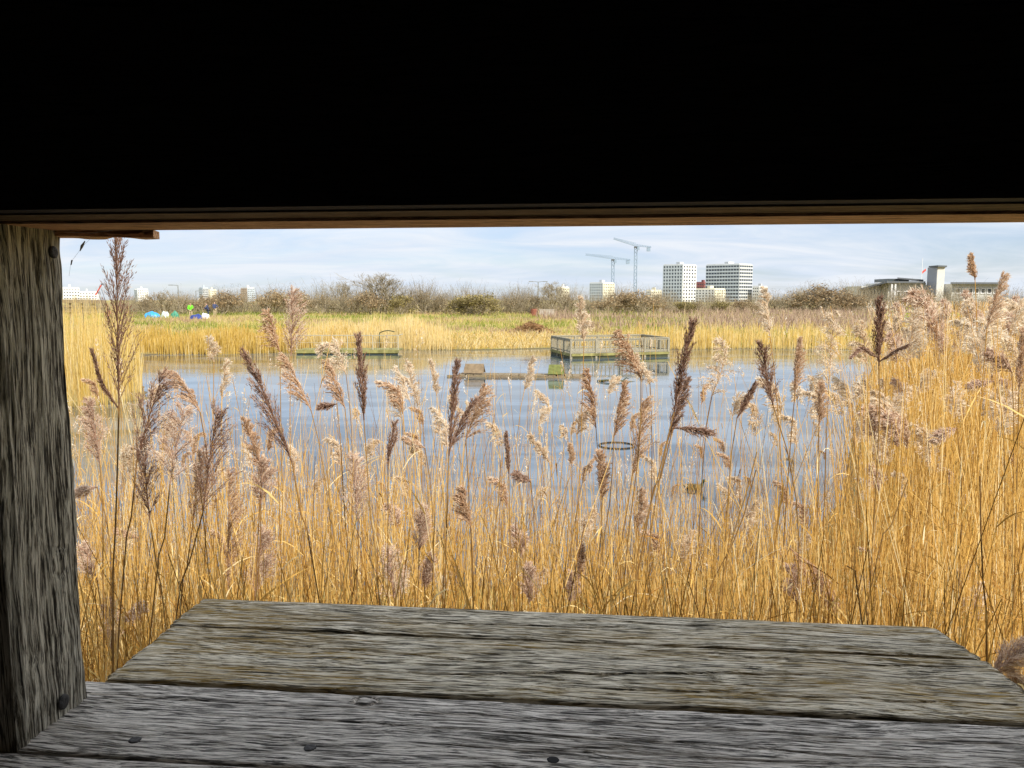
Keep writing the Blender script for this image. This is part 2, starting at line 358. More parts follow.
hide = thing('bird_hide', 'dark timber bird hide with a weathered plank shelf under its wide viewing slot', 'bird hide', (0, 0, 3), HZ)
def vnoise1(x, seed):
    r = np.random.default_rng(seed); t = r.random(4096); i = np.floor(x).astype(int); f = x - i; f = f * f * (3 - 2 * f)
    return t[i % 4096] * (1 - f) + t[(i + 1) % 4096] * f
def vnoise2(x, y, seed):
    r = np.random.default_rng(seed); t = r.random((257, 257)); i = np.floor(x).astype(int); j = np.floor(y).astype(int)
    fx = x - i; fy = y - j; fx = fx * fx * (3 - 2 * fx); fy = fy * fy * (3 - 2 * fy); T = lambda a, b_: t[a % 257, b_ % 257]
    return (T(i, j) * (1 - fx) + T(i + 1, j) * fx) * (1 - fy) + (T(i, j + 1) * (1 - fx) + T(i + 1, j + 1) * fx) * fy
def plank(name, u0, u1, w0, w1, ztop, th, mat, seed, nu=520, nw=64, cracks=(), skew=0.0, end_skew=0.0, knots=(), relief=1.0):
    """a timber board lying along x, its top really furrowed by the grain, with split lines, worn arrises and ragged ends"""
    s, t = np.meshgrid(np.linspace(0, 1, nu), np.linspace(0, 1, nw))
    r0 = (vnoise1(s * 40, seed) - .5) * .0012 + (vnoise1(s * 9, seed + 1) - .5) * .0016
    r1 = (vnoise1(s * 40, seed + 2) - .5) * .0012 + (vnoise1(s * 9, seed + 3) - .5) * .0016
    W = w0 + r0 + (w1 + r1 - w0 - r0) * t
    e0 = (vnoise1(t * 30, seed + 4) - .5) * .006; e1 = (vnoise1(t * 55, seed + 5) - .5) * .006
    U = (u0 + e0) + ((u1 + e1 + end_skew * t) - (u0 + e0)) * s
    L = u1 - u0; yy = t * (w1 - w0)
    wav = (vnoise2(s * L * 5, t * 3, seed + 6) - .5) * .012
    h = (vnoise2(U * 30 + 50, (yy + wav) * 420 + 20, seed + 7) - .5) * .0009
    h += (vnoise2(U * 14 + 50, (yy + wav) * 200 + 20, seed + 8) - .5) * .0006
    h += (vnoise2(U * 3.5 + 50, t * 5, seed + 9) - .5) * .0012
    h *= relief
    for (ta, tb, sa, sb, dep, wd) in cracks:
        tc_ = ta + (tb - ta) * (s - sa) / (sb - sa + 1e-9) + (vnoise1(s * 22, seed + 10) - .5) * .05
        on = np.clip((s - sa) * 30, 0, 1) * np.clip((sb - s) * 30, 0, 1)
        h -= dep * np.exp(-((t - tc_) * (w1 - w0) / wd) ** 2) * on
    for (ks, kt, kr) in knots:
        d = np.hypot((s - ks) * L / 1.5, (t - kt) * (w1 - w0)); h += .0012 * np.exp(-(d / kr) ** 2) - .004 * np.exp(-((d - kr) / .0015) ** 2)
    edge = np.minimum(t, 1 - t) * (w1 - w0); h -= .0018 * np.exp(-(edge / .0012))
    ends = np.minimum(s, 1 - s) * L; h -= .004 * np.exp(-(ends / .003))
    top = np.stack([U, W, ztop + h], -1).reshape(-1, 3)
    bot = np.stack([U, W, np.full_like(U, ztop - th)], -1).reshape(-1, 3)
    i = (np.arange(nw - 1)[:, None] * nu + np.arange(nu - 1)[None]).ravel(); n = nu * nw
    ft = np.stack([i, i + 1, i + nu + 1, i + nu], -1); 
    bi = np.concatenate([np.arange(nu), np.arange(1, nw) * nu + nu - 1, (nw - 1) * nu + np.arange(nu - 2, -1, -1), np.arange(nw - 2, 0, -1) * nu])
    bj = np.roll(bi, -1); fs = np.stack([bj, bi, bi + n, bj + n], -1)
    fb = np.stack([i + n, i + nu + n, i + nu + 1 + n, i + 1 + n], -1)
    return link(name, raw_mesh(name, np.concatenate([top, bot]), np.concatenate([ft, fs, fb]), mat, smooth=False), hide)

plank('shelf_plank', -.514, .462, .753, .887, -.4025, .030, W_shelf, 101, nw=96,
      cracks=[(.30, .62, .33, .80, .006, .0016), (.78, .55, .02, .45, .0028, .0014), (.2, .25, .55, 1.0, .0035, .0012), (.9, .8, .6, .98, .003, .0012)], end_skew=-.012)
plank('shelf_plank', -.518, .448, .8925, .975, -.4020, .030, W_shelf, 131, nw=70,
      cracks=[(.3, .5, .1, .6, .0035, .0013), (.75, .6, .5, .95, .003, .0012)], end_skew=-.018)
sill = plank('sill_plank', -.60, 1.25, .621, .7475, -.4045, .045, W_sill, 161, nu=900, nw=90,
      cracks=[(.80, .72, .0, .75, .0022, .0013), (.35, .42, .25, .7, .002, .0012), (.6, .5, .1, .5, .0018, .001)], knots=[(.205, .90, .008)])
sill2 = plank('sill_plank', -.80, 1.25, .44, .6180, -.4060, .045, W_sill, 191, nu=600, nw=60, cracks=[(.3, .5, .1, .9, .002, .0012)])
# screws and the bored hole, found by their bearings
def on_sill(px, py, h=.4045):
    q = P(px, py, 1.0) - CAM; q = q * (-h / q[2]); c_, s_ = math.cos(-HZ), math.sin(-HZ)
    return c_ * q[0] - s_ * q[1], s_ * q[0] + c_ * q[1]
def disc(name, u, w_, z, r, mat, parent, dome=.0015, n=20):
    mb = MB(); v = []; f = []
    for k, (rr, hz) in enumerate([(r, 0), (r * .96, dome * .5), (r * .75, dome * .95), (r * .25, dome * .7)]):
        v += [(u + rr * math.cos(a), w_ + rr * math.sin(a), z + hz) for a in np.arange(n) * 2 * math.pi / n]
    for k in range(3): f += [(k * n + i, k * n + (i + 1) % n, (k + 1) * n + (i + 1) % n, (k + 1) * n + i) for i in range(n)]
    f.append(tuple(3 * n + i for i in range(n))); mb.add(v, f)
    return mb.build(name, mat, parent, smooth=True)
for (px, py) in ((135, 740), (310, 748)):
    u, w_ = on_sill(px, py); disc('screw', u, w_, -.4048, .0058, M_iron, sill)
u, w_ = on_sill(553, 760); disc('bored_hole', u, w_, -.4048, .0058, M_hole, sill, .0007)  # raised dark disc, the hole's inner shade put into its colour

# left post standing on the sill: broad inner face with grain, a bolt low down
def post_mesh(u0, u1, w0, w1, z0, z1, seed, mat, nz=300, nw=50):
    t, z = np.meshgrid(np.linspace(0, 1, nw), np.linspace(0, 1, nz)); Lz = z1 - z0
    h = (vnoise2(z * Lz * 9 + 9, t * 34 + vnoise1(z * 6, seed) * 2.5, seed + 1) - .5) * .0030 + (vnoise2(z * Lz * 5, t * 9 + vnoise1(z * 4, seed + 5) * 1.5, seed + 2) - .5) * .004 - .004 * np.exp(-np.minimum(t, 1 - t) * (w1 - w0) / .003)
    for kz, kt in ((.33, .72),):
        d = np.hypot((z - kz) * Lz / 1.4, (t - kt) * (w1 - w0)); h += .001 * np.exp(-(d / .010) ** 2) - .0012 * np.exp(-((d - .010) / .0018) ** 2)
    wob = (vnoise1(z * 7, seed + 3) - .5) * .006 + (vnoise1(z * 26, seed + 4) - .5) * .0022
    face = np.stack([u1 + h, w0 + (w1 - w0 + wob) * t, z0 + Lz * z], -1).reshape(-1, 3)
    back = face.copy(); back[:, 0] = u0; n = len(face)
    i = (np.arange(nz - 1)[:, None] * nw + np.arange(nw - 1)[None]).ravel(); f1 = np.stack([i, i + 1, i + nw + 1, i + nw], -1)
    bi = np.concatenate([np.arange(nw), np.arange(1, nz) * nw + nw - 1, (nz - 1) * nw + np.arange(nw - 2, -1, -1), np.arange(nz - 2, 0, -1) * nw]); bj = np.roll(bi, -1)
    return link('post', raw_mesh('post', np.concatenate([face, back]), np.concatenate([f1, np.stack([bj, bi, bi + n, bj + n], -1), np.stack([i + n, i + nw + n, i + nw + 1 + n, i + 1 + n], -1)]), mat), hide)
post = post_mesh(-.60, -.507, .620, .716, -.408, .0655, 77, W_post)
def side_disc(u, w_, z, r, mat, parent, name, n=20):
    mb = MB(); v = []; f = []
    for rr, hu in ((r, 0), (r * .95, .0015), (r * .6, .0025), (r * .2, .002)): v += [(u + hu, w_ + rr * math.cos(a), z + rr * math.sin(a)) for a in np.arange(n) * 2 * math.pi / n]
    for k in range(3): f += [(k * n + i, k * n + (i + 1) % n, (k + 1) * n + (i + 1) % n, (k + 1) * n + i) for i in range(n)]
    f.append(tuple(3 * n + i for i in range(n))); mb.add(v, f); return mb.build(name, mat, parent, smooth=True)
side_disc(-.5055, .676, -.389, .0075, M_iron, post, 'bolt_head')
side_disc(-.5060, .702, .045, .006, M_iron, post, 'bolt_head')
# strip of board left of the post
mb = MB(); mb.box((-.66, .600, -.172), (.055, .03, .475)); mb.build('inner_frame_board', W_post, hide)
# lintel: two boards whose undersides catch the light, a wide dark board over the slot
mb = MB(); mb.box((.3, .6775, .1055), (1.9, .069, .080)); beam = mb.build('lintel_board', W_beam, hide)
mb = MB(); mb.box((.3, .620, .1070), (1.9, .042, .078)); mb.build('lintel_board', W_beam2, hide)
# splintered strip hanging at the upper left
s = np.linspace(0, 1, 26); v = []
for i, a in enumerate(s):
    u = -.585 + .175 * a; wth = .024 * (1 - .55 * a) ; th = .008 * (1 - .7 * a); jj = (vnoise1(np.array([a * 12]), 5)[0] - .5) * .003
    v += [(u, .716 - wth / 2 + jj, .0625 - .004 * a), (u, .716 + wth / 2, .0620 - .004 * a + jj), (u, .716 + wth / 2, .0625 + th + jj), (u, .716 - wth / 2, .0635 + th)]
f = [(k * 4 + i, k * 4 + (i + 1) % 4, (k + 1) * 4 + (i + 1) % 4, (k + 1) * 4 + i) for k in range(25) for i in range(4)] + [(3, 2, 1, 0), (100, 101, 102, 103)]
mb = MB(); mb.add(v, f); mb.build('splintered_batten', W_beam, hide)
# thin cobweb strands with caught fluff under the lintel
# interior boarding
W0 = .598
def wall_boards(name, mbx): return mbx.build(name, W_in, hide)
mb = MB()
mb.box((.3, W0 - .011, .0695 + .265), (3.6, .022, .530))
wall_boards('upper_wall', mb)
mb = MB()
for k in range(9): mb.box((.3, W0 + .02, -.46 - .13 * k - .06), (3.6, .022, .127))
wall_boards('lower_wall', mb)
mb = MB()
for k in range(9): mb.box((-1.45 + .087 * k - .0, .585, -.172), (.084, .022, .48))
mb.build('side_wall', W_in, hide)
mb = MB(); mb.box((1.72, .60, -.17), (.9, .04, .50)); mb.build('side_wall', W_in, hide)
mb = MB(); mb.box((-1.52, -.55, -.4875), (.04, 2.25, 2.175)); mb.box((2.12, -.55, -.4875), (.04, 2.25, 2.175)); mb.build('end_wall', W_room, hide)
mb = MB(); mb.box((.3, -1.70, -.4875), (3.72, .04, 2.175)); mb.build('back_wall', W_room, hide)
mb = MB(); mb.box((.3, -.55, -1.60), (3.72, 2.40, .05)); mb.build('floor', W_room, hide)
mb = MB(); mb.box((.3, -.60, .63), (4.0, 2.50, .05)); mb.build('roof', W_room, hide)
for (u, w_) in ((-1.4, .5), (2.0, .5), (-1.4, -1.6), (2.0, -1.6)):
    mb = MB(); mb.box((u, w_, -2.10), (.12, .12, .95)); mb.build('stilt', W_post, hide)
mb = MB()
for u in (-.35, .40): mb.bar((u, .64, -.62), (u, .93, -.455), .04, .04)
mb.build('shelf_bracket', W_post, hide)

# ------------------------------------------------------------------ reeds
def bez(pts, n):
    """smooth curve through points (Catmull-Rom)"""
    p = np.asarray(pts, float)
    if len(p) == 2: return p[0] + (p[1] - p[0]) * np.linspace(0, 1, n)[:, None]
    q = np.concatenate([[2 * p[0] - p[1]], p, [2 * p[-1] - p[-2]]]); d = np.linalg.norm(np.diff(p, axis=0), axis=1); cum = np.concatenate([[0], np.cumsum(d)]) / d.sum()
    out_ = []
    for t in np.linspace(0, 1, n):
        i = min(np.searchsorted(cum, t, side='right') - 1, len(p) - 2); u = (t - cum[i]) / (cum[i + 1] - cum[i] + 1e-9)
        a, b_, c_, d_ = q[i], q[i + 1], q[i + 2], q[i + 3]
        out_.append(.5 * ((2 * b_) + (c_ - a) * u + (2 * a - 5 * b_ + 4 * c_ - d_) * u * u + (3 * b_ - a - 3 * c_ + d_) * u ** 3))
    return np.array(out_)

STY = {  # n branches, branch length / L, opening angle, gravity droop, side pull, spikelets per branch, fluff, hair count factor
    'dark':   dict(nb=64, bl=.32, ang=14, dr=.04, sd=.05, ns=36, jit=.06, hair=.12, mat=M_pl_dark),
    'open':   dict(nb=44, bl=.46, ang=27, dr=.10, sd=.16, ns=40, jit=.09, hair=.5, mat=M_pl_dark),
    'brown':  dict(nb=52, bl=.44, ang=22, dr=.22, sd=.42, ns=44, jit=.08, hair=.5, mat=M_pl_brown),
    'pale':   dict(nb=46, bl=.40, ang=32, dr=.30, sd=.45, ns=48, jit=.14, hair=.7, mat=M_pl_pale),
    'fluff':  dict(nb=60, bl=.46, ang=36, dr=.10, sd=.25, ns=34, jit=.13, hair=.9, mat=M_pl_fluff),
}
def make_plume(axis, style, d, side=None, wide=1.0, dens=1.0, r=rng):
    S = STY[style]; axis = np.asarray(axis, float); K = len(axis); seg = np.linalg.norm(np.diff(axis, axis=0), axis=1); L = seg.sum()
    T = nrm(np.gradient(axis, axis=0))
    side = np.array([1.0, 0, 0]) if side is None else nrm(np.array(side, float))
    pxm = F / d; sw = max(.0015, .75 / pxm); slen = max(.0090, 2.6 / pxm) ; big = max(1.0, sw / .0012)
    nb = int(S['nb'] * (1.0 if d < 4 else .75)); parts = []
    ns = int(max(8, S['ns'] * dens * (1 / big ** .55)))
    P0 = []; D0 = []; Lb = []; Q = []
    for i in range(nb):
        t = ((i + r.random()) / nb) ** 1.0 * .96; k = t * (K - 1); a = int(k); f_ = k - a; a2 = min(a + 1, K - 1)
        p = axis[a] * (1 - f_) + axis[a2] * f_; tn = nrm(T[a] * (1 - f_) + T[a2] * f_)
        A = nrm(np.cross(tn, [.3, .9, .1])); B = np.cross(tn, A); ph = r.random() * 6.283
        R_ = nrm(A * math.cos(ph) + B * math.sin(ph) + side * S['sd'] * 1.1)
        prof = (1 - t) ** .62 * min(1, (t + .30) / .42)
        bl = L * S['bl'] * wide ** .5 * prof * r.uniform(.65, 1.15) + .012
        an = R(S['ang'] * wide * r.uniform(.6, 1.35))
        P0.append(p); D0.append(tn * math.cos(an) + R_ * math.sin(an)); Lb.append(bl)
        Q.append(np.array([0, 0, -1.0]) * S['dr'] * r.uniform(.5, 1.6) + side * S['sd'] * .55 * r.uniform(.3, 1.3))
    P0 = np.array(P0); D0 = np.array(D0); Lb = np.array(Lb)[:, None]; Q = np.array(Q)
    # branch threads
    ss = np.linspace(0, 1, 5)
    paths = P0[:, None] + Lb[:, None] * (D0[:, None] * ss[None, :, None] + Q[:, None] * (ss ** 2)[None, :, None])
    bt = r.random(nb)
    v, f, ix = tubes(paths, np.linspace(.0006, .0003, 5)[None] * min(big, 3), 3); parts.append((v, f, .15 + .25 * bt[ix]))
    v, f, ix = tubes(axis[None], (np.linspace(.0016, .0005, K) * min(big ** .5, 2))[None], 4); parts.append((v, f, np.full(len(v), .25)))
    # spikelets: sharp little lance shapes, denser at branch ends
    def lances(n_per, length, width, tlo, thi, spread, jit):
        s = r.random((nb, n_per)) ** .8 * .92 + .10
        pos = P0[:, None] + Lb[:, None] * (D0[:, None] * s[..., None] + Q[:, None] * (s ** 2)[..., None])
        dirb = nrm(D0[:, None] + 2 * Q[:, None] * s[..., None])
        rv = nrm(r.normal(size=(nb, n_per, 3)))
        pos = pos + rv * (jit * Lb[:, None] * (.35 + s[..., None]) * r.random((nb, n_per, 1)))
        dd = nrm(dirb + spread * (rv * .8 + .4 * nrm(r.normal(size=rv.shape))) + np.array([0, 0, -.15]))
        ln = length * r.uniform(.6, 1.35, (nb, n_per, 1)); sd = nrm(np.cross(dd, nrm(r.normal(size=dd.shape)))) * width * .5
        a = pos; m_ = pos + dd * ln * .45; e = pos + dd * ln
        V = np.stack([a, m_ + sd, e, m_ - sd], 2).reshape(-1, 3); n = nb * n_per
        f_ = np.arange(n * 4).reshape(n, 4)
        cl = np.clip(np.repeat(bt[:, None], n_per, 1) * .35 + r.random((nb, n_per)) * .65, 0, 1)
        tt = tlo + (thi - tlo) * cl
        return V, f_, np.repeat(tt.ravel(), 4)
    parts.append(lances(ns, slen, sw, .05, .85, .38, S['jit']))
    hn = int(ns * S['hair'])
    if hn: parts.append(lances(hn, slen * 1.3, sw * .55, .6, 1.0, .9, S['jit'] * 1.2))
    V, Fc, T_ = join(parts)
    return V, Fc, T_, S['mat']

def leaf_parts(base, direction, length, width, r, n, bend):
    """long drooping leaf blade"""
    s = np.linspace(0, 1, n); d0 = nrm(direction); pts = base + length * (d0 * s[:, None] + np.array([0, 0, -1.0]) * bend * (s ** 2)[:, None])
    sd = nrm(np.cross(d0, [r.normal(), r.normal(), .4])); wd = width * np.sin(np.pi * np.clip(s * .85 + .15, 0, 1)) ** .7
    return ribbons(pts[None], wd[None], sd[None])

def reed(label, tip, base, lows, d, style='pale', wide=1.0, side=None, stem='dark', group=None, mid=None, leaf=0, dens=1.0, lean=0.0, r0=.0021, name='plumed_reed', arms=()):
    """one reed in the pose it has: plume tip, plume foot, bearings of points down its stem, distance from the hide"""
    r = np.random.default_rng(int(tip[0] * 31 + tip[1] * 7))
    def W(p, dd): return P(p[0], p[1], dd)
    B = W(base, d); Tp = W(tip, d + lean)
    st = [B] + [W(p, d) for p in lows]
    dr = nrm(st[-1] - st[-2]) if len(st) > 1 else np.array([0, 0, -1.0])
    dr = nrm(dr * np.array([.6, .6, 1])) if dr[2] < 0 else np.array([0, 0, -1.0]); dr[2] = min(dr[2], -.6)
    gz = max(gz1(st[-1][0], st[-1][1]), -.5); t = max((st[-1][2] - gz) / -dr[2], .05); end = st[-1] + dr * t; end[2] = gz - .03
    st.append(end); root_p = end.copy()
    root = thing(name, label, 'reed', root_p, 0, group)
    path = bez(st[::-1], 16) - root_p; big = max(1.0, d / 3.2)
    rad = np.linspace(r0 * 1.25, r0 * .75, 16) * min(big ** .6, 2.0)
    v, f, ix = tubes(path[None], rad[None], 6); 
    stem_me = raw_mesh('stem', v, f, M_stem_dark if stem == 'dark' else M_reed, tint=np.full(len(v), r.uniform(.3, .7)), smooth=True)
    sobj = link('stem', stem_me, root)
    # leaf sheath joints
    ax = bez([B, *( [W(mid, d + lean * .5)] if mid else [(B + Tp) / 2 + (np.array([0, 0, .02 * np.linalg.norm(Tp - B)]))]), Tp], 14) - root_p
    if style != 'none':
        V, Fc, T_, mt = make_plume(ax, style, d, side, wide, dens, r)
        link('plume', raw_mesh('plume', V, Fc, mt, tint=T_), root)
    for (tp_, ft_, md_, wd_) in arms:
        ax2 = bez([W(ft_, d), W(md_, d - .02), W(tp_, d - .04)], 12) - root_p
        V, Fc, T_, mt = make_plume(ax2, style, d, side, wd_, .5, r); link('side_frond', raw_mesh('side_frond', V, Fc, mt, tint=T_), root)
    for k in range(leaf):
        q = path[int(r.integers(6, 14))]; dd = np.array([r.choice([-1, 1]) * r.uniform(.3, .9), r.normal() * .3, r.uniform(.4, 1)])
        v, f, ix = leaf_parts(q, dd, r.uniform(.12, .28), .009, r, 9, r.uniform(.2, .9))
        link('leaf', raw_mesh('leaf', v, f, M_reed, tint=np.full(len(v), r.uniform(.2, .7))), root)
    return root

L_ = (-1, 0, -.2); R__ = (1, 0, -.2)
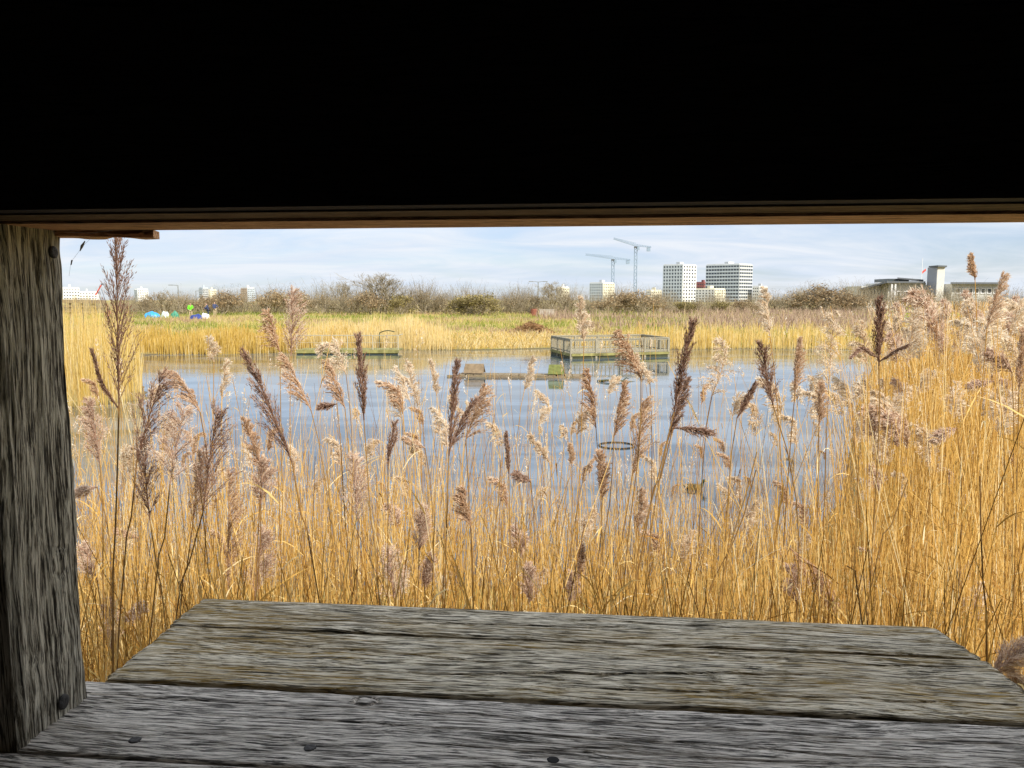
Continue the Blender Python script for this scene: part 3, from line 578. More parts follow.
#     label, tip, foot, stem points, distance, style, extras
HERO = [
 ('tallest narrow dark brown reed plume, reaching up beside the post', (116, 236), (119, 404), [(116, 520), (113, 630)], 1.6, 'dark', dict(wide=1.15, arms=[((93, 354), (118, 408), (103, 384), .28)])),
 ('loose dark plume bent slightly right just right of the tallest reed', (162, 376), (137, 460), [(131, 520), (119, 631)], 1.8, 'open', dict(wide=1.0)),
 ('round fluffy purple grey plume, the fluffiest of the left clump', (184, 408), (170, 484), [(163, 550), (150, 634)], 1.8, 'fluff', dict(wide=1.0, side=(-.3, 0, 0))),
 ('brown plume pointing straight up at the right of the left clump', (217, 408), (203, 512), [(190, 560), (176, 618)], 1.85, 'open', dict(wide=.9)),
 ('thinner stemmed brown plume leaning left inside the left clump', (141, 440), (150, 520), [(158, 575), (165, 620)], 1.95, 'open', dict(wide=.8)),
 ('brown open plume low behind the fluffy purple one', (200, 452), (193, 522), [(186, 575), (178, 640)], 2.0, 'brown', dict(wide=.9)),
 ('greyish plume nodding left close to the post', (90, 401), (100, 465), [(103, 520), (104, 640)], 2.3, 'fluff', dict(side=L_, wide=.7)),
 ('small purple plume low down against the post', (78, 492), (97, 487), [(110, 540), (112, 640)], 2.5, 'fluff', dict(side=L_, wide=.7)),
 ('small ragged brown plume low in front of the left clump', (120, 530), (138, 538), [(142, 580), (140, 650)], 2.5, 'brown', dict(side=L_, wide=.7)),
 ('arched greyish plume bowing left above the left clump', (168, 372), (200, 412), [(208, 470), (204, 600)], 2.4, 'brown', dict(side=(-1, 0, -.5), mid=(180, 380))),
 ('pale upright plume standing before open water left of centre', (209, 338), (214, 362), [(213, 430), (212, 560)], 4.6, 'pale', dict(stem='gold', wide=.9)),
 ('slim pale plume next to the pale upright one', (226, 361), (222, 400), [(222, 460), (224, 570)], 4.8, 'pale', dict(stem='gold', wide=.7)),
 ('long dark plume slanting up to the left across the water', (245, 353), (292, 462), [(304, 530), (319, 598)], 1.9, 'dark', dict(side=L_, wide=1.1)),
 ('tan comb shaped plume with its hairs swept left', (268, 311), (280, 352), [(281, 430), (284, 560)], 3.0, 'brown', dict(side=(-1, 0, -.6), wide=1.1)),
 ('large pale egg shaped plume with a thin tip, left of the wire railed jetty', (293, 290), (291, 356), [(290, 430), (293, 570)], 3.4, 'fluff', dict(wide=.8, stem='gold')),
 ('pale brown plume bending down right of the egg shaped plume', (284, 356), (311, 410), [(322, 460), (335, 570)], 2.8, 'brown', dict(side=L_, wide=.9)),
 ('tan plume with combed hairs below the left jetty', (328, 362), (345, 408), [(350, 470), (354, 580)], 3.2, 'brown', dict(side=(-1, 0, -.3))),
 ('fluffy tan plume nodding left before the left jetty', (321, 349), (346, 374), [(352, 440), (352, 580)], 3.6, 'pale', dict(side=L_, mid=(336, 346))),
 ('slim dark pointed plume in front of the left jetty', (358, 337), (364, 420), [(371, 520), (379, 596)], 2.1, 'dark', dict(wide=.95)),
 ('small dark plume pointing left below the jetty plumes', (321, 406), (337, 404), [(342, 470), (341, 590)], 2.9, 'open', dict(side=L_, wide=.8)),
 ('pale plume tilted left, first of the pale cluster beyond the coot', (397, 367), (411, 404), [(414, 450), (418, 570)], 5.0, 'pale', dict(side=L_, stem='gold', wide=.7)),
 ('tallest plume of the pale cluster beyond the coot', (406, 360), (419, 410), [(421, 460), (424, 570)], 5.1, 'pale', dict(stem='gold', wide=.6)),
 ('pale plume hooked left below the coot', (392, 398), (402, 420), [(405, 480), (406, 570)], 5.1, 'pale', dict(stem='gold', side=L_, mid=(396, 393))),
 ('pale slender plume leaning left, between coot and dark spike', (429, 361), (437, 396), [(442, 450), (447, 570)], 5.0, 'pale', dict(stem='gold', wide=.55)),
 ('dark brown spike of a plume in front of the left end of the raft', (457, 363), (449, 456), [(446, 520), (443, 594)], 2.0, 'dark', dict(wide=.85)),
 ('ragged pale plume fanning right beside the dark spike', (484, 388), (466, 440), [(470, 520), (473, 604)], 2.3, 'brown', dict(side=R__, wide=1.1)),
 ('dark fronds crossing the foot of the ragged pale plume', (474, 400), (449, 450), [(447, 520), (445, 596)], 2.05, 'open', dict(wide=.5, side=R__, dens=.6)),
 ('short dark brown plume low in the reeds, below the dark spike', (463, 490), (471, 528), [(473, 570), (473, 606)], 2.0, 'brown', dict(side=(-1, 0, -.3), wide=1.0)),
 ('thin dark frond over the golden stems left of the dark spike', (394, 424), (388, 466), [(388, 520), (388, 590)], 2.4, 'open', dict(wide=.6, dens=.6)),
 ('small drooping brown plume, left of the dark spike', (405, 438), (425, 448), [(432, 500), (434, 590)], 2.7, 'brown', dict(side=R__, wide=.7)),
 ('faint thin dark plume at mid water, right of the dark spike', (506, 436), (509, 474), [(510, 540), (514, 600)], 2.3, 'dark', dict(wide=.6)),
 ('small curled plume hanging over the centre stems', (516, 474), (531, 482), [(535, 540), (534, 600)], 2.6, 'open', dict(side=(-1, 0, -.6), wide=.9)),
 ('thin pale plume in line with the roofed raft', (532, 357), (524, 392), [(518, 430), (508, 560)], 4.6, 'pale', dict(stem='gold', wide=.5)),
 ('pale arching plume over the centre of the pond', (529, 435), (549, 462), [(556, 500), (560, 590)], 3.8, 'pale', dict(stem='gold', wide=.6, side=R__)),
 ('small brown plume standing at the centre of the pond', (569, 446), (572, 466), [(572, 520), (570, 600)], 3.6, 'brown', dict(wide=.6)),
 ('pale curly plume rising in front of the near corner of the railed deck', (579, 297), (584, 342), [(582, 408), (576, 590)], 3.2, 'pale', dict(stem='gold', wide=.65, side=R__)),
 ('slim red brown plume between raft and hoop', (588, 371), (596, 428), [(600, 490), (604, 600)], 2.8, 'brown', dict(wide=.75, side=L_)),
 ('brown upright plume just left of the floating hoop', (624, 384), (614, 437), [(610, 500), (596, 604)], 2.7, 'brown', dict(wide=.7)),
 ('large red brown plume swept left in front of the railed deck', (620, 330), (641, 379), [(639, 450), (622, 604)], 2.3, 'brown', dict(side=(-.5, 0, -.8), wide=1.2)),
 ('pale shaggy plume hanging right of the swept red brown one', (632, 350), (650, 384), [(652, 450), (649, 604)], 3.0, 'pale', dict(side=(.5, 0, -1), wide=1.0)),
 ('brown tangled plume standing below the hoop, first of two', (598, 453), (602, 500), [(600, 550), (592, 606)], 2.4, 'brown', dict(wide=.9)),
 ('brown tangled plume standing below the hoop, right one of two', (646, 398), (633, 470), [(622, 540), (605, 606)], 2.5, 'brown', dict(wide=.9)),
 ('small dark red plume low right of the hoop', (641, 492), (637, 530), [(634, 570), (628, 610)], 2.3, 'brown', dict(wide=.7)),
 ('long dark red spike leaning right past the end of the railed deck', (692, 322), (674, 412), [(655, 490), (638, 555), (636, 608)], 2.0, 'dark', dict(wide=1.1)),
 ('open dark fronds fanning right under the long dark red spike', (709, 432), (673, 428), [(660, 480), (640, 560)], 2.02, 'open', dict(wide=.7, dens=.7, side=R__)),
 ('purple grey frond rising beside the long dark red spike', (686, 380), (668, 440), [(656, 500), (644, 606)], 2.2, 'open', dict(wide=.6)),
 ('large pale plume drooping left over the water right of the deck', (722, 336), (712, 396), [(704, 450), (696, 600)], 3.2, 'pale', dict(side=(-.8, 0, -.8), wide=1.2, mid=(724, 362))),
 ('dark slanting plume at mid water right of the long spike', (754, 386), (737, 418), [(730, 470), (722, 606)], 2.5, 'dark', dict(wide=.8, side=R__)),
 ('tall pale plume rising over the hedge below the banded office block', (766, 288), (770, 336), [(777, 400), (786, 570)], 3.6, 'pale', dict(stem='gold', wide=.75, side=L_)),
 ('greyish open plume on a curved brown stem below the tall pale one', (760, 345), (773, 405), [(792, 470), (799, 540), (797, 606)], 2.2, 'open', dict(wide=.75)),
 ('reddish narrow plume left of the shaggiest pale plume', (798, 340), (795, 394), [(790, 450), (780, 606)], 2.6, 'brown', dict(wide=.6)),
 ('small reddish upright plume over the water at centre right', (820, 384), (819, 426), [(818, 500), (814, 606)], 2.8, 'brown', dict(wide=.75)),
 ('shaggiest pale plume, its tufts hanging in a long ragged column', (834, 309), (829, 384), [(826, 450), (822, 590)], 3.2, 'pale', dict(wide=1.1, side=(-.4, 0, -1), dens=1.3)),
 ('dark brown reed plume with two spreading side fronds, in front of the white building', (880, 300), (879, 366), [(879, 430), (870, 590)], 2.2, 'dark', dict(wide=1.1, arms=[((852, 356), (879, 358), (864, 350), .5), ((904, 347), (879, 362), (892, 353), .45)])),
 ('pale wavy plume just left of the forked dark reed', (861, 322), (867, 364), [(868, 430), (866, 580)], 3.0, 'pale', dict(stem='gold', wide=1.1, side=L_)),
 ('ragged pale plume standing right of the forked dark reed', (915, 309), (907, 365), [(902, 450), (896, 580)], 3.0, 'pale', dict(stem='gold', wide=1.1, side=R__)),
 ('topmost thin tan plume touching the sky at the far right', (972, 256), (975, 280), [(978, 350), (984, 560)], 4.0, 'brown', dict(wide=.7, stem='gold', side=L_)),
 ('tall rusty plume leaning right against the sky at the far right', (1003, 275), (987, 328), [(980, 420), (972, 590)], 2.8, 'brown', dict(wide=.7, stem='gold')),
 ('rusty orange spike cut by the right frame edge', (1021, 332), (1019, 390), [(1017, 480), (1012, 640)], 2.4, 'brown', dict(wide=.6)),
 ('pale grey plume bowed left high at the right edge', (990, 352), (1012, 372), [(1014, 450), (1010, 620)], 2.8, 'fluff', dict(wide=.9, side=L_)),
 ('bleached horizontal plume sticking left in the right stand', (971, 385), (994, 381), [(1004, 440), (1004, 640)], 3.0, 'fluff', dict(wide=.6, side=L_)),
 ('grey brown plume hooked left in the middle of the right stand', (935, 438), (957, 428), [(962, 500), (956, 640)], 2.6, 'fluff', dict(wide=.9, side=(-1, 0, -.6))),
 ('broken purple plume hanging down right just above the shelf', (834, 601), (790, 548), [(775, 580), (768, 640)], 2.5, 'brown', dict(wide=1.0, side=(0, 0, -1), mid=(812, 568))),
 ('grey fluff of a plume standing beside the broken purple one', (790, 566), (797, 606), [(797, 640), (797, 660)], 2.5, 'fluff', dict(wide=.9)),
 ('wide grey purple plume just above the shelf, left of the dark spike', (388, 547), (394, 598), [(398, 630), (400, 660)], 2.5, 'fluff', dict(wide=1.15)),
 ('smaller grey plume touching the wide one above the shelf', (428, 556), (424, 592), [(424, 630), (424, 660)], 2.5, 'fluff', dict(wide=.8)),
 ('faint grey plume among stems above the smaller grey one', (421, 508), (419, 552), [(418, 600), (418, 650)], 2.2, 'fluff', dict(wide=.7)),
 ('purple pointed plume low behind the left end of the shelf', (263, 531), (255, 596), [(254, 640), (254, 660)], 2.5, 'fluff', dict(wide=.8, dens=1.4)),
 ('tall rusty plume among stems behind the left end of the shelf', (229, 468), (228, 590), [(228, 620), (228, 660)], 2.5, 'brown', dict(wide=.6)),
 ('grey plume hanging among stems below the long slanting dark one', (244, 420), (262, 470), [(258, 540), (256, 600)], 2.2, 'brown', dict(wide=.8, side=R__)),
 ('smoky round plume below the arching bare frond', (262, 462), (261, 504), [(260, 560), (258, 600)], 2.2, 'fluff', dict(wide=.9)),
 ('hazy purple plume in the stems under the slim dark pointed one', (353, 456), (358, 520), [(358, 570), (356, 600)], 2.3, 'fluff', dict(wide=.8)),
 ('purple plume low behind the middle of the shelf', (527, 566), (529, 604), [(529, 630), (529, 660)], 2.5, 'fluff', dict(wide=.8)),
 ('dark small plume behind the shelf, right of its middle', (580, 548), (578, 582), [(576, 620), (574, 660)], 2.5, 'brown', dict(wide=.7)),
 ('grey ragged plume under the small dark one by the shelf', (572, 574), (570, 604), [(568, 630), (568, 660)], 2.5, 'fluff', dict(wide=.9)),
 ('large mauve plume lying across the lower right corner of the reeds', (1023, 646), (990, 676), [(975, 700), (962, 740)], 1.5, 'fluff', dict(wide=1.0)),
 ('mauve plume sagging at the lower right corner under the large one', (1022, 684), (1000, 662), [(990, 690), (985, 740)], 1.6, 'brown', dict(wide=.9)),
 ('small grey plume low beside the post foot', (84, 545), (97, 580), [(103, 620), (104, 660)], 2.5, 'fluff', dict(wide=.8, side=L_)),
 ('small mauve plume low left of the shelf corner', (107, 600), (112, 650), [(113, 670), (113, 690)], 2.5, 'fluff', dict(wide=.7)),
 ('loose mauve plume between the stems left of the shelf corner', (140, 606), (120, 622), [(118, 650), (118, 690)], 2.5, 'fluff', dict(wide=.9)),
]
for (lab, tip, base, lows, d, sty, kw) in HERO:
    reed(lab, tip, base, lows, d, sty, **kw)
# bare dark stalks without a plume
for lab, pts, d in (
    ('bare dark stalk leaning right, first of the crossed pair right of centre', [(757, 452), (742, 510), (718, 606)], 2.1),
    ('bare dark stalk leaning right, second of the crossed pair right of centre', [(756, 470), (736, 540), (705, 606)], 2.15),
    ('bare dark stalk at centre, left of the small curled plume', [(501, 460), (497, 520), (488, 598)], 2.2),
    ('long thin bare stalk rising at the right end of the shelf', [(980, 476), (982, 570), (987, 668)], 1.7),
    ('bare dark stalk bending left, right of the floating duck', [(908, 480), (886, 540), (869, 594)], 2.0),
    ('short thick dark stalk standing behind the shelf by the broken plume', [(847, 566), (854, 590), (862, 622)], 1.7),
    ('bare straight dark stalk at the left of the jetty plumes', [(341, 446), (345, 520), (352, 600)], 2.4),
    ('bare dark stalk passing behind the hazy purple plume', [(327, 470), (334, 540), (345, 600)], 2.2),
    ('bare dark stalk upright right of the shaggiest pale plume', [(859, 455), (856, 530), (852, 606)], 2.3)):
    reed(lab, pts[0], pts[0], pts[1:], d, 'none', name='bare_reed')

# ---- reed bed as masses
def lerp_tab(x, tab):
    xs_, ys_ = zip(*tab); return np.interp(x, xs_, ys_)
TOP = [(-200, 420), (60, 455), (100, 470), (250, 470), (400, 466), (480, 496), (530, 522), (620, 508), (700, 520), (770, 500), (820, 490), (860, 470), (880, 370), (930, 345), (1024, 335), (1300, 320)]
def bed(n, dmin, dmax, pxr, seed, keep=None, top=TOP, sd=34, rad=.0022, leafn=.85, zmin=.45, heads=.10):
    r = np.random.default_rng(seed)
    d = np.sqrt(r.uniform(dmin ** 2, dmax ** 2, n)); px = r.uniform(*pxr, n)
    x = (px - 512) / F * d; g_ = ground_z(x, d)
    ty = lerp_tab(px, top) + r.normal(0, sd, n) * np.where(r.random(n) < .3, 1.6, .8) + np.maximum(0, r.normal(20, 45, n))
    ty = np.maximum(ty, 300)
    zt = 3 - d * (ty - 300) / F * 1.02
    h = np.clip(zt - np.maximum(g_, -.45), zmin, 3.1)
    if keep is not None:
        k = keep(x, d, px, r); x, d, px, g_, h = x[k], d[k], px[k], g_[k], h[k]
    n = len(x); g_ = np.maximum(g_, -.5)
    K = 5; s = np.linspace(0, 1, K)
    lean = r.normal(0, .075, (n, 2)); lean[r.random(n) < .08] *= 3.4
    base = np.stack([x, d, g_ - .02], -1); bend = r.normal(0, .08, (n, 2))
    path = np.zeros((n, K, 3)); path[..., :2] = base[:, None, :2] + h[:, None, None] * (lean[:, None] * s[None, :, None] + bend[:, None] * (s ** 2)[None, :, None])
    path[..., 2] = base[:, None, 2] + h[:, None] * s[None] * (1 - .25 * (lean ** 2).sum(1)[:, None])
    rr = rad * np.maximum(1, d / 5) ** .5 * r.uniform(.55, 1.2, n)
    tint = np.clip(r.normal(.55, .2, n), 0, 1); tint[r.random(n) < .12] = .03
    v, f, ix = tubes(path, rr[:, None] * np.linspace(1.15, .45, K)[None], 3)
    parts = [(v, f, tint[ix])]
    m_ = int(n * leafn); id_ = r.integers(0, n, m_); sl_ = r.uniform(.25, .95, m_)
    k0 = np.clip((sl_ * (K - 1)).astype(int), 0, K - 2); fr = (sl_ * (K - 1) - k0)[:, None]
    b0 = path[id_, k0] * (1 - fr) + path[id_, k0 + 1] * fr
    az = r.uniform(0, 6.283, m_); up = r.uniform(.5, 2.2, m_); dv = nrm(np.stack([np.cos(az), np.sin(az), up], -1)); ln = r.uniform(.10, .30, m_)
    S_ = np.linspace(0, 1, 5); bd = r.uniform(.1, .9, m_)
    lp = b0[:, None] + ln[:, None, None] * (dv[:, None] * S_[None, :, None] + np.array([0, 0, -1.0]) * (bd[:, None] * S_[None] ** 2)[..., None])
    wd = .0050 * np.maximum(1, d[id_] / 6)[:, None] ** .6 * np.array([.6, 1, .9, .6, .1])[None]
    sd_ = nrm(np.cross(dv, r.normal(size=dv.shape)))
    v, f, ix = ribbons(lp, wd, sd_); parts.append((v, f, np.clip(r.normal(.6, .22, m_), 0, 1)[ix]))
    # small ragged seed heads on part of the stems
    hi = np.where((d > 4.5) & (r.random(n) < heads))[0]
    if len(hi):
        q = 38; t_ = r.random((len(hi), q)); top_ = path[hi, -1][:, None]; dn = nrm(path[hi, -2] - path[hi, -1])[:, None]
        hl = r.uniform(.08, .20, (len(hi), 1, 1)); sd2 = nrm(np.concatenate([r.normal(size=(len(hi), 2)), np.full((len(hi), 1), -.3)], 1))[:, None]
        off = nrm(r.normal(size=(len(hi), q, 3))); wd2 = np.sin(np.pi * np.clip(t_ * .85 + .1, 0, 1))[..., None]
        c0 = top_ + dn * t_[..., None] * hl + (off * .10 + sd2 * .16) * hl * wd2
        dr2 = nrm(-dn + off * .6 + sd2 * .5); l2 = .018 * (d[hi] / 6)[:, None, None] ** .5 * r.uniform(.6, 1.3, (len(hi), q, 1)); s2 = nrm(np.cross(dr2, off)) * l2 * .16
        V2 = np.stack([c0, c0 + dr2 * l2 * .5 + s2, c0 + dr2 * l2, c0 + dr2 * l2 * .5 - s2], 2).reshape(-1, 3)
        global HEADS; HEADS.append((V2, np.arange(len(V2)).reshape(-1, 4), np.repeat(r.random(len(V2) // 4), 4)))
    return join(parts)
HEADS = []
def not_in_hide(x, d): return ~((d < 1.35))
near = bed(9000, 1.7, 10.5, (-60, 1180), 3, keep=lambda x, d, px, r: not_in_hide(x, d) & ((d < 8.8) | (r.random(len(x)) < .35)))
loose = bed(700, 3.5, 8.5, (90, 900), 8, top=[(0, 372), (1000, 372)], sd=22, leafn=.5, heads=.22)
low = bed(5200, 1.6, 4.2, (-40, 1120), 5, top=[(-200, 560), (512, 590), (850, 560), (1200, 520)], sd=30, leafn=1.3)
rightb = bed(8500, 5, 24, (850, 1250), 6, keep=lambda x, d, px, r: (px > 872 + (24 - d) * .6 + r.normal(0, 22, len(x))) & (sdf(x, d) > -3.5), sd=26, rad=.0028, zmin=.8, leafn=.9,
             top=[(850, 400), (880, 352), (930, 322), (1024, 312), (1300, 305)])
for nm, dat in (('reed_bed', join([near, loose])), ('reed_undergrowth', low), ('reed_thicket', rightb)):
    V, Fc, T_ = dat; o = link(nm, raw_mesh(nm, V, Fc, M_reed, tint=T_)); 
    tag(o, {'reed_bed': 'dense golden reed stems rising between the hide and the pond', 'reed_undergrowth': 'tangled short golden stems filling the ground just below the shelf',
            'reed_thicket': 'tall packed golden reeds running out along the right shore'}[nm], 'reeds', kind='stuff')

V, Fc, T_ = join(HEADS); o = link('seed_heads', raw_mesh('seed_heads', V, Fc, M_pl_pale, tint=T_)); tag(o, 'small pale seed heads scattered through the golden stems', 'reeds', kind='stuff')
# ---- smaller plumed reeds: prototypes copied
def proto_reed(style, H, L, side, wide, d, gold, seed):
    r = np.random.default_rng(seed); root = thing('plumed_reed', 'x', 'reed', (0, 0, 0))
    lean = r.normal(0, .05, 2); S_ = np.linspace(0, 1, 8)
    path = np.stack([lean[0] * H * S_ ** 2, lean[1] * H * S_ ** 2, (H - L) * S_], -1)
    v, f, ix = tubes(path[None], np.linspace(.0032, .0020, 8)[None] * max(1, d / 6) ** .4, 4)
    link('stem', raw_mesh('stem', v, f, M_reed if gold else M_stem_dark, tint=np.full(len(v), .6), smooth=True), root)
    sd = np.array(side, float); t0 = path[-1]
    ax = bez([t0, t0 + np.array([0, 0, L * .55]) + sd * L * .10, t0 + np.array([0, 0, L * .85]) + sd * L * .42], 10)
    V, Fc, T_, mt = make_plume(ax, style, d, side, wide, 1.0, r); link('plume', raw_mesh('plume', V, Fc, mt, tint=T_), root)
    return root
protos = [proto_reed('pale', 2.1, .26, (-1, 0, -.3), 1.0, 5.5, True, 1), proto_reed('pale', 2.1, .22, (1, 0, -.3), .8, 5.5, True, 2),
          proto_reed('pale', 2.1, .30, (-.6, .4, -.6), .7, 5.5, True, 3), proto_reed('brown', 2.1, .24, (-1, 0, -.3), .8, 5.5, True, 4),
          proto_reed('pale', 2.1, .26, (.6, .2, -.2), 1.1, 5.5, True, 5), proto_reed('pale', 2.1, .20, (-.2, .3, -.9), 1.2, 5.5, True, 6),
          proto_reed('brown', 2.1, .28, (.7, 0, -.5), .6, 5.5, True, 8), proto_reed('fluff', 2.1, .20, (-.8, .2, -.4), 1.1, 5.5, True, 9)]
r = np.random.default_rng(99); used = set()
REG = [ # n, px range, tip y centre, sd, d range, weights of protos, label, group
    (24, (75, 330), 440, 36, (4.0, 7.5), (0, 1, 2, 3, 6), 'pale small plumed reed among the golden stems at the left, before open water', 'pale small reeds at the left'),
    (24, (330, 560), 425, 34, (4.2, 8), (0, 1, 2, 3, 5), 'pale small plumed reed in the loose row at the centre of the pond edge', 'pale small reeds at the centre'),
    (20, (560, 760), 425, 38, (4.0, 8), (0, 1, 2, 3, 6), 'pale small plumed reed at the pond edge below the railed deck', 'pale small reeds below the railed deck'),
    (34, (730, 880), 392, 38, (4.0, 8), (0, 1, 2, 5, 3), 'pale shaggy plumed reed at the pond edge where the right stand begins', 'pale reeds where the right stand begins'),
    (80, (900, 1045), 314, 17, (5.0, 12), (0, 1, 2, 4, 5, 7, 7), 'pale fluffy plumed reed crowning the tall right stand', 'pale fluffy reeds crowning the right stand'),
    (40, (890, 1040), 385, 50, (3.4, 7), (0, 4, 5, 7, 3), 'grey fluffy plumed reed part way down the front of the right stand', 'grey plumed reeds in front of the right stand'),
    (22, (958, 1045), 297, 8, (4.5, 9), (0, 1, 2, 5), 'tall pale plumed reed standing up to the skyline at the right end', 'tall pale reeds at the right skyline'),
    (20, (90, 1000), 520, 35, (2.6, 4.2), (4, 7, 4, 3), 'mauve plumed reed half sunk among the dense golden stems', 'mauve plumed reeds sunk in the golden stems'),
]
for (n, pr, ty, sd, dr, ids, lab, grp) in REG:
    for k in range(n):
        px = r.uniform(*pr); d = r.uniform(*dr); y = ty + r.normal(0, sd)
        y = max(y, (284 if px > 955 else 300) if px > 880 else 372); p = P(px, y, d)
        z0 = max(gz1(p[0], p[1]), -.45); sc = (p[2] - z0) / 2.08
        if sc < .35: continue
        i = ids[int(r.integers(len(ids)))]; pr_ = protos[i]
        s_xy = min(max(sc, .75), 1.15) * r.uniform(.8, 1.1)
        loc = (p[0], p[1], z0)
        if i in used: dup(pr_, loc, r.uniform(-.7, .7), (s_xy, s_xy, sc), lab, grp)
        else:
            used.add(i); pr_.location = loc; pr_.scale = (s_xy, s_xy, sc); tag(pr_, lab, None, grp)
for i, p_ in enumerate(protos):
    if i not in used:
        for c in list(p_.children): bpy.data.objects.remove(c)
        bpy.data.objects.remove(p_)

# ---- distant reed belts
def blades(x, y, h, w_, tint, r, lean=.08, K=3):
    n = len(x); g_ = ground_z(x, y); S_ = np.linspace(0, 1, K); ln = r.normal(0, lean, (n, 2))
    path = np.zeros((n, K, 3)); path[..., :2] = np.stack([x, y], -1)[:, None] + h[:, None, None] * ln[:, None] * (S_ ** 1.5)[None, :, None]
    path[..., 2] = np.maximum(g_, -.4)[:, None] - .03 + h[:, None] * S_[None]
    sd = nrm(np.stack([np.ones(n), r.normal(0, .5, n), np.zeros(n)], -1))
    v, f, ix = ribbons(path, w_[:, None] * np.linspace(1, .35, K)[None], sd)
    return v, f, tint[ix]
def belt(name, n, xr, yr, cond, hf, wd, tm, ts, label, seed, mat=None, lean=.07, cat='reeds'):
    r = np.random.default_rng(seed); x = r.uniform(*xr, n); y = r.uniform(*yr, n); k = cond(x, y, sdf(x, y), r); x, y = x[k], y[k]
    h = hf(x, y, r) * np.clip(np.minimum(x - xr[0], xr[1] - x) / 3.0 + .25 + r.normal(0, .1, len(x)), .25, 1); v, f, t = blades(x, y, h, np.full(len(x), wd) * r.uniform(.6, 1.4, len(x)), np.clip(r.normal(tm, ts, len(x)), 0, 1), r, lean)
    o = link(name, raw_mesh(name, v, f, mat or M_reed_far, tint=t)); tag(o, label, cat, kind='stuff'); return o
belt('reed_stand', 26000, (-32, -9), (19.5, 42), lambda x, y, s, r: (s > -1.0) & (x < -.47 * y - .2) & (y < 30), lambda x, y, r: np.clip(r.normal(2.35, .35, len(x)), 1, 3.0) / np.clip((-9 - x) / 3.0 + .25, .25, 1) * np.clip((-.47 * y - x) / 1.6 + .55, .5, 1), .013, .62, .2,
     'tall golden reed stand in the water right beside the post', 21)
belt('reed_fringe', 17000, (-26, -8.0), (43, 50), lambda x, y, s, r: (s > -.7) & (s < 4.0), lambda x, y, r: np.clip(r.normal(.85, .2, len(x)) * (.7 + .5 * vnoise1(x * 1.1 + 60, 9)), .3, 1.4), .03, .42, .2,
     'deep yellow reed fringe along the far shore at the left', 22)
belt('reed_fringe', 13000, (-14, -3.6), (45, 52), lambda x, y, s, r: (s > -.3) & (s < 4.5), lambda x, y, r: np.clip(r.normal(1.05, .3, len(x)) * (.65 + .6 * vnoise1(x * .9 + 60, 3)), .3, 1.9), .025, .85, .15,
     'pale straw reed fringe behind the wire railed jetty', 23)
belt('rough_grass', 16000, (-6, 8), (46.5, 52), lambda x, y, s, r: (s > .0), lambda x, y, r: np.clip(r.normal(.30, .12, len(x)), .08, .7), .035, .72, .25,
     'flattened yellow grass on the far shore between the two jetties', 24, lean=.45, cat='grass')
belt('reed_fringe', 12000, (5.5, 28), (44, 52), lambda x, y, s, r: (s > -.6) & (s < 5), lambda x, y, r: np.clip(r.normal(.62, .28, len(x)) * (.6 + .8 * vnoise1(x * 1.3 + 60, 5)), .15, 1.4), .03, .62, .22,
     'golden reed fringe along the far shore right of the railed deck', 25)
# meadow grass on the far bank
r = np.random.default_rng(31); n = 52000; y = 48 + 58 * r.random(n) ** 1.2; x = r.uniform(-1, 1, n) * (y * .76 + 3); k = sdf(x, y) > 1.2; x, y = x[k], y[k]
pt = vnoise2(x * .09 + 80, y * .16 + 80, 4) * .6 + vnoise2(x * .5 + 80, y * .5 + 80, 6) * .4
tt = np.clip((pt - .5) * 2.6 + .33 + r.normal(0, .16, len(x)) + np.clip((x - 5) * .02, 0, .22), 0, 1)
v, f, t = blades(x, y, np.clip(r.normal(.28, .11, len(x)), .06, .7) * (1 + .5 * (x > 6)), np.full(len(x), .07), tt, r, .35)
o = link('meadow_grass', raw_mesh('meadow_grass', v, f, M_grass, tint=t)); tag(o, 'rough green and straw meadow grass across the far bank', 'grass', kind='stuff')
n = 30000; y = r.uniform(55, 100, n); x = r.uniform(2, 70, n); k = (vnoise2(x * .15 + 90, y * .15 + 90, 14) + (x - 8) * .012 > .48) & (x < y * .72); x, y = x[k], y[k]
v, f, t = blades(x, y, np.clip(r.normal(.7, .25, len(x)), .2, 1.4), np.full(len(x), .05), r.random(len(x)), r, .25)
o = link('dry_scrub', raw_mesh('dry_scrub', v, f, M_scrub, tint=t)); tag(o, 'brown dead herb stalks on the right part of the far bank', 'scrub', kind='stuff')

